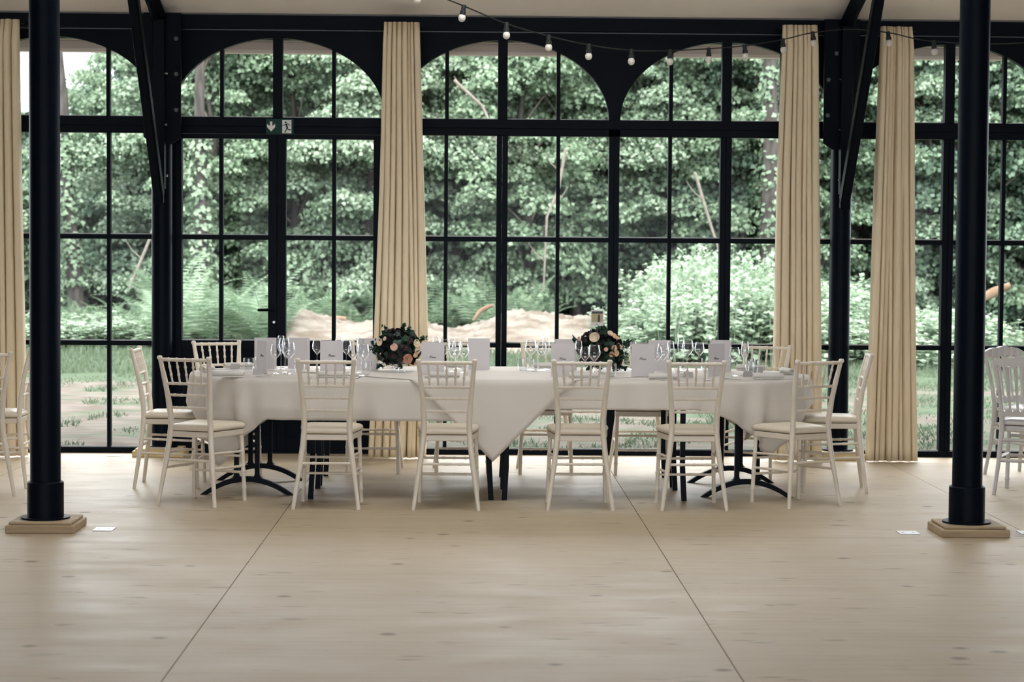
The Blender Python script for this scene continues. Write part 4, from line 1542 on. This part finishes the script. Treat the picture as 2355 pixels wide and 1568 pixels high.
def bouquet(loc, seed, label, blooms, sprigs):
    root = empty('bouquet', loc)
    tag(root, label, 'bouquet', 'flower arrangements')
    R = np.random.default_rng(seed)
    n = 900
    d = R.normal(size=(n, 3))
    d /= np.linalg.norm(d, axis=1, keepdims=True)
    rad = np.array([0.152, 0.13, 0.135]) * R.uniform(0.45, 1.0, (n, 1))
    cen = d * rad + np.array([0, 0, 0.160])
    keep = cen[:, 2] > 0.062
    cen, d = cen[keep], d[keep]
    v, f = leaf_cloud(cen, d + R.normal(size=d.shape) * 0.6, R.uniform(0.035, 0.075, len(cen)), 0.38, rand=R)
    half = len(f) // 2
    me = np_mesh('foliage', [(v[:half * 4], f[:half], 0), (v[half * 4:], f[half:] - half * 4, 1)], ['bq_leaf', 'bq_dark'])
    np_obj('foliage', me, root)
    b = MB().lathe([(0, 0.075), (0.05, 0.085), (0.085, 0.12), (0.095, 0.16), (0.08, 0.21), (0.045, 0.24), (0, 0.25)], 16)
    b.build('greenery_core', 'bq_leaf', root)
    for (px_, pz_, r, mt) in blooms:
        rx = px_ / 0.145
        rz_ = (pz_ - 0.160) / 0.135
        k = max(0.0, 1 - rx * rx - rz_ * rz_)
        py_ = -0.125 * math.sqrt(k) - 0.004
        nrm = Vector((px_ * 0.9, py_ - 0.05, (pz_ - 0.16) * 0.8))
        rose(r, mt, root, (px_, py_, pz_), nrm)
    for (px_, pz_, qx, qz) in sprigs:
        b = MB()
        p0, p1 = Vector((px_, -0.03, pz_)), Vector((qx, -0.05, qz))
        b.tube([p0, p0.lerp(p1, 0.5) + Vector((0, 0, 0.006)), p1], 0.0015, 6)
        o = b.build('sprig_stem', 'bq_leaf', root)
        m = 16
        ts = R.uniform(0.25, 1.0, m)
        cc = np.array([list(p0.lerp(p1, float(t))) for t in ts]) + R.normal(size=(m, 3)) * 0.007
        v, f = leaf_cloud(cc, R.normal(size=(m, 3)) + np.array([0, -1.0, 0.3]), R.uniform(0.02, 0.038, m), 0.28, rand=R)
        np_obj('sprig_leaves', np_mesh('sprig_leaves', [(v, f, 0)], ['bq_leaf']), o)
    return root


def glass_compote(loc, label):
    root = empty('glass_compote', loc)
    tag(root, label, 'vase', 'glass flower bowls')
    MB().lathe([(0.0, 0.030), (0.03, 0.031), (0.055, 0.045), (0.066, 0.072), (0.0645, 0.072), (0.0535, 0.047), (0.03, 0.0335), (0.0, 0.0325)], 24).build('bowl', 'crystal', root, angle=60)
    for k in range(3):
        a = 2 * PI * k / 3 + 0.5
        MB().tube([(0.025 * math.cos(a), 0.025 * math.sin(a), 0.033), (0.042 * math.cos(a), 0.042 * math.sin(a), 0.017), (0.050 * math.cos(a), 0.050 * math.sin(a), 0.0045)], [0.008, 0.006, 0.005], 8).build('foot', 'crystal', root)
    return root


glass_compote((-0.494, 13.60, TT), 'small footed glass bowl carrying the left bouquet')
glass_compote((0.854, 13.60, TT), 'small footed glass bowl carrying the right bouquet')
bouquet((-0.494, 13.60, TT), 31, 'round bouquet of dark leaves with blush and cream roses, left of table centre',
        [(-0.022, 0.172, 0.026, 'rose_pink'), (0.066, 0.094, 0.036, 'rose_tan'), (-0.118, 0.200, 0.026, 'rose_cream'), (0.125, 0.192, 0.030, 'rose_cream'), (0.130, 0.148, 0.026, 'rose_cream'), (0.118, 0.118, 0.020, 'rose_peach'),
         (0.118, 0.062, 0.024, 'rose_peach'), (-0.135, 0.085, 0.018, 'rose_cream'), (0.085, 0.215, 0.018, 'rose_wine'), (0.050, 0.165, 0.021, 'rose_wine'), (-0.02, 0.110, 0.018, 'rose_wine'), (-0.085, 0.225, 0.015, 'rose_cream'), (0.105, 0.250, 0.016, 'rose_wine'), (-0.148, 0.215, 0.011, 'rose_wine')],
        [(0.03, 0.24, 0.045, 0.325), (0.05, 0.23, 0.030, 0.318), (0.06, 0.23, 0.072, 0.312), (-0.06, 0.23, -0.09, 0.318), (-0.12, 0.13, -0.185, 0.165), (-0.12, 0.12, -0.175, 0.205), (-0.09, 0.06, -0.135, 0.032), (0.12, 0.20, 0.19, 0.232), (0.0, 0.06, 0.02, 0.032), (-0.10, 0.14, -0.165, 0.14)])
bouquet((0.854, 13.60, TT), 47, 'tall domed bouquet with peach ranunculus and trailing ivy, right of table centre',
        [(-0.045, 0.243, 0.036, 'rose_cream'), (-0.145, 0.222, 0.024, 'rose_pink'), (-0.10, 0.262, 0.016, 'rose_wine'), (0.085, 0.172, 0.022, 'rose_peach'), (0.102, 0.137, 0.021, 'rose_peach'), (0.068, 0.132, 0.019, 'rose_peach'), (0.030, 0.165, 0.015, 'rose_pink'),
         (0.062, 0.268, 0.022, 'rose_cream'), (0.090, 0.250, 0.021, 'rose_peach'), (0.112, 0.232, 0.020, 'rose_peach'), (0.135, 0.180, 0.022, 'rose_cream'), (-0.130, 0.150, 0.034, 'rose_wine'), (0.135, 0.075, 0.024, 'rose_wine'), (-0.10, 0.110, 0.022, 'rose_wine')],
        [(0.0, 0.25, -0.02, 0.315), (0.02, 0.25, 0.03, 0.31), (0.12, 0.17, 0.185, 0.20), (0.13, 0.10, 0.180, 0.135), (0.12, 0.06, 0.165, 0.032), (0.10, 0.05, 0.13, 0.032), (-0.13, 0.2, -0.19, 0.232), (-0.06, 0.06, -0.08, 0.032), (-0.02, 0.06, -0.01, 0.032), (0.08, 0.06, 0.10, 0.032), (0.14, 0.2, 0.19, 0.215)])
pp = empty('photo_print', (0.823, 13.455, TT))
tag(pp, 'small white-bordered photo print on a wire above the right bouquet', 'photo')
MB().box(-0.0415, 0.0415, -0.0007, 0.0007, 0.322, 0.424).build('paper', 'card', pp)
ph = MB()
ph.cur = 0
ph.box(-0.036, 0.036, -0.0014, -0.0007, 0.345, 0.417)
ph.cur = 1
ph.box(-0.036, 0.036, -0.0016, -0.0013, 0.402, 0.417).prism_y([(0.002, 0.347), (0.018, 0.347), (0.020, 0.37), (0.017, 0.392), (0.010, 0.400), (0.004, 0.388)], -0.0017, -0.0012)
ph.cur = 2
ph.box(0.020, 0.036, -0.0016, -0.0012, 0.345, 0.401)
ph.build('picture', ['ph_bg', 'ph_dark', 'ph_tan'], pp, smooth=False)
MB().tube([(0.004, 0.004, 0.20), (0.004, 0.002, 0.31), (0.006, -0.003, 0.330), (-0.002, -0.004, 0.336), (-0.010, -0.003, 0.328)], 0.0011, 6).build('wire_clip', 'wire', pp)


# ------------------------------------------------------------------ the wood outside
def make_tree(name, seed, leafm, h, rc, ncl, nleaf, lsize, z0, clr, trunk_r=0.13, spread=1.0):
    R = np.random.default_rng(seed)
    root = empty(name)
    tag(root, 'x', 'tree')
    b = MB()
    wob = [(0.10 * math.sin(i * 1.3 + seed), 0.10 * math.cos(i * 0.9 + seed), h * 0.95 * i / 10) for i in range(11)]
    b.tube(wob, [trunk_r * (1.25 if i == 0 else 1 - 0.085 * i) for i in range(11)], 12)
    trunk = b.build('trunk', 'bark', root, angle=80)
    cents, radii = [], []
    for k in range(ncl):
        z = z0 + (h - z0) * R.uniform(0, 1) ** 0.9
        prof = rc * (0.55 + 0.45 * math.sin(PI * min(1, 0.15 + 0.85 * (z - z0) / (h - z0))))
        a = R.uniform(0, 2 * PI)
        q = math.sqrt(R.uniform(0.10, 1.0)) * prof
        cents.append((q * math.cos(a), q * math.sin(a), z))
        radii.append(clr * R.uniform(0.65, 1.3))
    bb = MB()
    for k in range(0, ncl, 6):
        cx_, cy_, cz_ = cents[k]
        zb = max(0.3, cz_ - 0.7)
        i = int(min(9, zb / (h * 0.95) * 10))
        p0 = Vector(wob[i])
        p2 = Vector((cx_, cy_, cz_))
        pm = p0.lerp(p2, 0.55) + Vector((0, 0, 0.12))
        bb.tube([p0, pm, p2], [0.022, 0.014, 0.006], 6)
    bb.build('boughs', 'branch', root, angle=80)
    parts = []
    for c, r in zip(cents, radii):
        m = int(nleaf * (r / clr) ** 1.6)
        d = R.normal(size=(m, 3))
        d /= np.linalg.norm(d, axis=1, keepdims=True)
        d[:, 2] = np.abs(d[:, 2]) * 1.0 - 0.45
        p = np.array(c) + d * np.array([r * spread, r * spread, r * 0.80]) * R.uniform(0.45, 1.05, (m, 1))
        nrm = d * 0.7 + np.array([0, 0.0, 0.65]) + R.normal(size=(m, 3)) * 0.60
        v, f = leaf_cloud(p, nrm, lsize * R.uniform(0.65, 1.25, m), 0.46, 0.10, 0.22, R)
        parts.append((v, f, 0))
    np_obj('foliage', np_mesh('foliage', parts, [leafm]), root)
    return root


TA = make_tree('maple_tree', 1, 'leaf_a', 6.4, 1.75, 120, 420, 0.092, 0.3, 0.54)
TB = make_tree('pale_leaved_tree', 2, 'leaf_b', 6.2, 1.6, 110, 440, 0.084, 0.3, 0.50)
TC = make_tree('dark_leaved_tree', 3, 'leaf_c', 6.8, 1.9, 125, 400, 0.100, 0.2, 0.58)
TD = make_tree('slender_tree', 4, 'leaf_a', 6.2, 1.2, 95, 380, 0.080, 0.5, 0.44, 0.09)
SH = make_tree('understory_shrub', 8, 'leaf_c', 3.0, 1.5, 50, 330, 0.100, 0.15, 0.48, 0.05)
SH2 = make_tree('bright_understory_shrub', 9, 'leaf_a', 2.6, 1.3, 48, 330, 0.088, 0.15, 0.43, 0.04)
GTR = 'trees at the edge of the wood'


def gz(y):
    return max(0, min(1, (y - 27) / 14)) * 0.30 - 0.03


tree_rows = [
    # proto, x, y, scale
    (TD, -8.6, 41.5, 0.56), (TA, -7.35, 42.5, 0.78), (TB, -5.95, 39.5, 1.0), (TD, -4.9, 38.2, 1.0), (TC, -4.6, 42.5, 0.95), (TA, -3.35, 39.0, 1.0), (TB, -1.95, 38.5, 1.02), (TC, -1.3, 41.8, 1.0), (TB, -0.35, 39.2, 1.0), (TA, 0.95, 38.6, 1.0),
    (TD, 1.9, 39.5, 1.05), (TC, 2.7, 41.0, 1.0), (TB, 3.5, 39.8, 1.0), (TC, 4.7, 40.6, 1.0), (TA, 5.5, 39.2, 1.02), (TD, 6.5, 38.4, 1.0), (TC, 7.5, 40.2, 1.0), (TB, 8.6, 38.6, 1.0), (TC, 9.7, 38.9, 1.0), (TA, 10.9, 38.2, 1.0), (TC, 12.1, 39.8, 1.0),
    (TC, -6.3, 46.0, 1.0), (TC, -3.0, 45.2, 1.05), (TA, 0.0, 45.0, 1.0), (TC, 2.0, 45.6, 1.05), (TC, 6.4, 45.0, 1.05), (TC, 9.0, 44.6, 1.0), (TC, 12.4, 45.2, 1.0), (TC, -9.9, 44.6, 0.50), (TC, -8.3, 46.8, 0.52),
    (TC, -5.0, 50.5, 1.2), (TC, -1.2, 50.2, 1.2), (TC, 3.6, 50.6, 1.2), (TC, 7.8, 50.0, 1.2), (TC, 11.4, 50.6, 1.2), (TC, 15.0, 49.0, 1.1), (TC, -12.6, 46.5, 0.9), (TB, -10.3, 40.6, 0.62), (TC, -7.2, 50.0, 0.85)]
shr = np.random.default_rng(40)
for k in range(15):
    tree_rows.append((SH if k % 3 else SH2, -8.9 + 1.5 * k + shr.uniform(-.3, .3), 40.6 + shr.uniform(-.8, 1.2), shr.uniform(0.9, 1.15)))
for k in range(11):
    tree_rows.append((SH, -11 + 2.4 * k + shr.uniform(-.4, .4), 46.5 + shr.uniform(-.8, .8), shr.uniform(1.1, 1.4)))
for k in range(9):
    tree_rows.append((SH, -13 + 3.5 * k + shr.uniform(-.4, .4), 54 + shr.uniform(-1, 1), shr.uniform(1.6, 1.9)))
tree_words = {SH.name: 'dark leafy understory shrub', SH2.name: 'bright leafy understory shrub', TA.name: 'mid-green maple-leaved tree', TB.name: 'pale-green bushy tree', TC.name: 'dark-green dense tree', TD.name: 'slender light tree'}


def where(x, y):
    p = 1088 + x / y * 4700
    if p < 60:
        return 'beyond the far left window'
    if p < 350:
        return 'behind the left post'
    if p < 640:
        return 'behind the left door leaf'
    if p < 890:
        return 'behind the right door leaf'
    if p < 1160:
        return 'right of the middle curtain'
    if p < 1410:
        return 'above the right bouquet'
    if p < 1670:
        return 'right of the right bouquet'
    if p < 1900:
        return 'left of the right wall column'
    if p < 2200:
        return 'between right curtain and right post'
    return 'at the far right edge of the view'


for pr, x, y, sc in tree_rows:
    row = 'in the front row' if y < 43 else ('further back' if y < 48 else 'deep in the wood')
    wd = tree_words[pr.name.split('.')[0]]
    place(pr, USED, (x, y, gz(y)), rng.random() * 6.28, '%s %s %s' % (wd, row, where(x, y)), GTR, (sc, sc, sc))

# ivy-clad trunks at the left
def trunk_tree(name, pts, rads, seed, label, leaf_to):
    R = np.random.default_rng(seed)
    o = empty(name, (pts[0][0], pts[0][1], pts[0][2]))
    tag(o, label, 'tree', GTR)
    off = Vector(pts[0])
    P = [Vector(p) - off for p in pts]
    MB().tube(P, rads, 14).build('trunk', 'bark', o, angle=80)
    m = 700
    t = R.uniform(leaf_to[0], leaf_to[1], m) * (len(P) - 1)
    cc = []
    nn = []
    for tt in t:
        i = min(len(P) - 2, int(tt))
        c = P[i].lerp(P[i + 1], float(tt - i))
        a = R.uniform(0, 2 * PI)
        r = rads[i] + abs(R.normal()) * 0.07
        cc.append((c.x + r * math.cos(a), c.y + r * math.sin(a), c.z))
        nn.append((math.cos(a), math.sin(a), 0.5))
    v, f = leaf_cloud(np.array(cc), np.array(nn) + R.normal(size=(m, 3)) * 0.3, R.uniform(0.07, 0.13, m), 0.45, rand=R)
    np_obj('ivy', np_mesh('ivy', [(v, f, 0)], ['leaf_a']), o)


trunk_tree('ivy_clad_tree', [(-7.35, 38.2, 0.2), (-7.45, 38.2, 1.6), (-7.58, 38.2, 3.0), (-7.62, 38.2, 4.3), (-7.70, 38.2, 5.2), (-7.78, 38.2, 7.5)], [0.165, 0.125, 0.115, 0.105, 0.09, 0.07], 61, 'upright tree trunk with ivy behind the left post window, sky beside its top', (0.10, 0.52))
trunk_tree('leaning_ivy_tree', [(-7.55, 37.6, 0.15), (-7.68, 37.7, 0.8), (-7.75, 37.8, 1.6), (-7.8, 37.9, 2.6)], [0.11, 0.075, 0.065, 0.05], 62, 'thin leaning trunk left of the upright ivy-clad trunk', (0.25, 1.0))
trunk_tree('ivy_clad_tree', [(5.33, 36.6, 0.2), (5.30, 36.6, 1.8), (5.32, 36.6, 3.6), (5.28, 36.6, 5.5)], [0.17, 0.15, 0.14, 0.11], 63, 'pale ivy-clad trunk just left of the cream curtain by the right wall column', (0.0, 1.0))
trunk_tree('ivy_clad_tree', [(-4.9, 36.9, 0.2), (-4.88, 36.9, 2.2), (-4.92, 36.9, 4.2), (-4.85, 36.9, 7.2)], [0.13, 0.11, 0.09, 0.06], 64, 'dark trunk among leaves behind the left door leaf', (0.0, 0.6))
# bare branches
for pts, lab in (([(-0.35, 36.2, 4.6), (0.15, 36.2, 4.15), (0.42, 36.2, 3.55), (0.62, 36.2, 3.30)], 'pale bare branch hanging in the arched window right of the cream curtain'),
                 ([(1.62, 36.0, 3.4), (1.5, 36.0, 2.7), (1.3, 36.0, 2.2), (1.25, 36.0, 0.9)], 'thin pale vine stem behind the right bouquet window'),
                 ([(3.9, 36.0, 3.0), (4.15, 36.0, 2.2), (4.4, 36.0, 1.45), (4.7, 36.0, 0.15)], 'broken slanting stem behind the window left of the bare right mullion'),
                 ([(-6.1, 36.5, 0.9), (-5.75, 36.5, 1.75), (-5.6, 36.5, 2.2)], 'bare pale sapling left of the left wall column')):
    o = empty('bare_branch', pts[0])
    tag(o, lab, 'branch', 'bare branches')
    off = Vector(pts[0])
    P = [Vector(p) - off for p in pts]
    MB().tube(P, [0.028, 0.025, 0.02, 0.014][:len(P)], 8).build('stem', 'branch', o, angle=80)
    tw = MB()
    for k in range(1, len(P)):
        q = P[k - 1].lerp(P[k], 0.6)
        tw.tube([q, q + Vector((0.18 * (-1) ** k, 0.05, 0.16)), q + Vector((0.30 * (-1) ** k, 0.05, 0.34))], [0.012, 0.008, 0.004], 6)
    tw.build('twig', 'branch', o, angle=80)


# bracken ferns
def make_fern(seed, nfr, ln):
    R = np.random.default_rng(seed)
    root = empty('bracken_fern')
    tag(root, 'x', 'fern')
    for k in range(nfr):
        az = 2 * PI * k / nfr + R.uniform(-.3, .3)
        L = ln * R.uniform(0.75, 1.15)
        lean = R.uniform(0.60, 1.15)
        pts = []
        for i in range(15):
            t = i / 14
            out = L * lean * (t ** 1.3) * 0.72
            z = L * (t - 0.55 * lean * t * t)
            pts.append(np.array([out * math.cos(az), out * math.sin(az), z]))
        b = MB()
        b.tube([tuple(p) for p in pts], [0.007 * (1 - 0.8 * i / 14) for i in range(15)], 5)
        vs, fs = [], []
        N = 19
        for i in range(N):
            t = 0.18 + 0.81 * i / (N - 1)
            q = t * 14
            i0 = min(13, int(q))
            p = pts[i0] + (pts[i0 + 1] - pts[i0]) * (q - i0)
            d = pts[i0 + 1] - pts[i0]
            d /= np.linalg.norm(d)
            side = np.cross(d, np.array([0, 0, 1.0]))
            side /= np.linalg.norm(side) + 1e-6
            w = 0.24 * L * math.sin(PI * min(1, 0.22 + 0.78 * (1 - t)) * 0.56) * (1.25 - t)
            for s in (-1, 1):
                tip = p + side * s * w + d * w * 0.35 - np.array([0, 0, 0.25 * w])
                hw = d * (0.25 * L * 0.8 / N)
                mid = p + (tip - p) * 0.45
                o = len(vs)
                vs += [p - hw * 0.8, mid - hw, tip, mid + hw]
                fs.append([o, o + 1, o + 2, o + 3])
        rac = b.build('frond_stem', 'fern', root, angle=80)
        np_obj('frond', np_mesh('frond', [(np.array(vs), np.array(fs), 0)], ['fern']), rac)
    return root


F1 = make_fern(5, 8, 1.35)
F2 = make_fern(6, 7, 1.0)
fern_spots = []
for k in range(22):
    y = 30.8 + 5.2 * nr.random()
    px_ = 345 + 300 * nr.random()
    fern_spots.append(((px_ - 1088) / 4700 * y, y))
for px_, y in ((690, 35.0), (760, 35.4), (820, 35.2), (730, 35.8), (1000, 35.6), (1040, 36.2), (1090, 36.0), (1120, 35.4), (200, 34.5), (250, 35.2), (300, 33.8), (320, 35.5), (180, 36.6), (900, 36), (1250, 36.6), (1200, 36.2)):
    fern_spots.append(((px_ - 1088) / 4700 * y, y))
for i, (x, y) in enumerate(fern_spots):
    sc = 1.0 + 0.5 * nr.random()
    if i >= 22:
        sc *= 0.8
    if x < -5.3:
        sc *= 0.7
    place(F1 if i % 3 else F2, USED, (x, y, gz(y)), nr.random() * 6.28, 'bracken fern ' + where(x, y), 'bracken ferns at the wood edge', (sc, sc, sc))


# tall leafy weeds
def make_weed(seed, ns, h):
    R = np.random.default_rng(seed)
    root = empty('leafy_weed')
    tag(root, 'x', 'shrub')
    st = MB()
    parts = []
    for k in range(ns):
        x0, y0 = R.uniform(-.38, .38), R.uniform(-.3, .3)
        hh = h * R.uniform(0.6, 1.1)
        lx, ly = R.normal() * .08, R.normal() * .08
        st.tube([(x0, y0, 0), (x0 + lx * .5, y0 + ly * .5, hh * .5), (x0 + lx, y0 + ly, hh)], [0.008, 0.006, 0.003], 5)
        m = int(26 * hh / h) + 6
        t = np.sort(R.uniform(0.10, 1.02, m))
        az = R.uniform(0, 2 * PI, m)
        rad = 0.12 * (1.15 - t) + 0.02
        c = np.stack([x0 + lx * t + rad * np.cos(az), y0 + ly * t + rad * np.sin(az), hh * t], 1)
        nrm = np.stack([np.cos(az) * .5, np.sin(az) * .5, np.ones(m)], 1) + R.normal(size=(m, 3)) * .3
        v, f = leaf_cloud(c, nrm, 0.105 * R.uniform(0.7, 1.25, m) * (1.15 - 0.35 * t), 0.48, 0.08, 0.2, R)
        parts.append((v, f, 0))
    st.build('stem', 'leaf_d', root, angle=80)
    np_obj('leaves', np_mesh('leaves', parts, ['leaf_d']), root)
    return root


W1 = make_weed(21, 26, 1.35)
W2 = make_weed(22, 24, 1.1)
for i in range(58):
    y = 28.5 + 5.5 * nr.random()
    px_ = 1425 + 560 * nr.random()
    x = (px_ - 1088) / 4700 * y
    fr = (px_ - 1425) / 560
    sc = (0.62 + 0.30 * math.sin(PI * min(1, fr * 1.2)) + 0.15 * nr.random()) * (0.85 if y < 30 else 1.12)
    if y < 32 and px_ < 1520:
        sc *= 0.62
    place(W1 if i % 2 else W2, USED, (x, y, gz(y)), nr.random() * 6.28, 'tall pale-green leafy weed ' + where(x, y), 'tall leafy weeds beyond the right windows', (1.1, 1.1, sc))
for i in range(26):
    y = 27.5 + 6 * nr.random()
    px_ = 1985 + 330 * nr.random()
    x = (px_ - 1088) / 4700 * y
    place(W2, USED, (x, y, gz(y)), nr.random() * 6.28, 'low pale-green leafy weed ' + where(x, y), 'low leafy weeds beyond the right windows', (1.1, 1.1, 0.45 + 0.15 * nr.random()))
for i in range(30):
    y = 31.0 + 4.5 * nr.random()
    px_ = 60 + 360 * nr.random()
    x = (px_ - 1088) / 4700 * y
    place(W2, USED, (x, y, gz(y)), nr.random() * 6.28, 'low leafy undergrowth ' + where(x, y), 'low undergrowth beyond the left windows', (1.1, 1.1, 0.22 + 0.2 * nr.random()))

# heap of pale brash and cleared straw
rows = []
for j in range(31):
    v = j / 30
    row = []
    for i in range(91):
        u = i / 90
        x = -3.35 + 6.55 * u
        y = 30.6 + 4.2 * v
        env = math.sin(PI * v) ** 0.8 * min(1, 11.0 * u, 4.5 * (1 - u))
        hgt = 0.40 + 0.10 * math.sin(u * 9 + 1) + 0.08 * math.sin(u * 23) + 0.10 * u
        z = gz(y) - 0.05 + env * hgt + env * 0.05 * math.sin(u * 71 + v * 19) * math.sin(v * 37 + u * 13) + env * 0.03 * math.sin(u * 160 + v * 90)
        row.append((x, y, z))
    rows.append(row)
heap = MB().grid(rows).build('brash_heap', 'mound', angle=180)
tag(heap, 'long low heap of pale straw and brash outside, behind table and bouquets', 'heap', kind='stuff')
for (x, y, z, dx, dz, r, lab) in ((6.85, 27.5, 0.98, 0.42, 0.20, 0.06, 'broken orange log propped among the leaves at the far right'), (0.12, 33.0, 0.62, 0.22, 0.10, 0.035, 'brown log end on the heap right of the cream curtain'), (-2.45, 33.2, 0.42, 0.4, 0.05, 0.06, 'orange root ball on the heap behind the right door leaf')):
    b = MB().tube(([(-0.22, 0.4, -z)] if x > 5 else [(-0.1, 0.02, -0.15)]) + [(0, 0, 0), (dx * .5, 0.05, dz * .4 + 0.02), (dx, 0.0, dz)], [r * 0.8, r, r * 1.15, r * 0.7], 9)
    o = b.build('fallen_log', 'log', angle=60)
    o.location = (x, y, z)
    tag(o, lab, 'log', 'fallen logs')

# grass on the cleared ground
R = np.random.default_rng(77)
parts = []
n = 90000
y = 16.4 + (34 - 16.4) * R.random(n) ** 0.9
x = (R.random(n) * 2500 - 60 - 1088) / 4700 * y
patch = np.sin(x * 2.1 + 0.7 * y) * np.sin(y * 1.7 - x * .9) + 0.6 * np.sin(x * 5.3 - y * 2.2) + 0.5 * np.sin(y * 4.1 + x * 3.0)
keep = (patch + np.clip((y - 24) * 0.5, -0.2, 1.8) + np.where(x > 0.5, 0.5, 0) > 0.35)
x, y = x[keep], y[keep]
m = len(x)
hg = 0.012 + 0.035 * R.random(m) + np.where(y > 26, 0.05, 0)
az = R.uniform(0, PI, m)
wv = np.stack([np.cos(az), np.sin(az), np.zeros(m)], 1) * (0.006 + 0.008 * R.random(m))[:, None]
base = np.stack([x, y, np.full(m, -0.05)], 1)
base[:, 2] = np.clip((y - 27) / 14, 0, 1) * 0.30 - 0.06
lean = np.stack([R.normal(size=m) * .03, R.normal(size=m) * .03, hg + 0.03], 1)
V = np.stack([base - wv, base + wv, base + lean + wv * 0.3, base + lean - wv * 0.3], 1).reshape(-1, 3)
g_ = np_obj('grass', np_mesh('grass', [(V, np.arange(m * 4).reshape(-1, 4), 0)], ['grass']))
tag(g_, 'short patchy grass growing on the bare earth outside the windows', 'grass', kind='stuff')
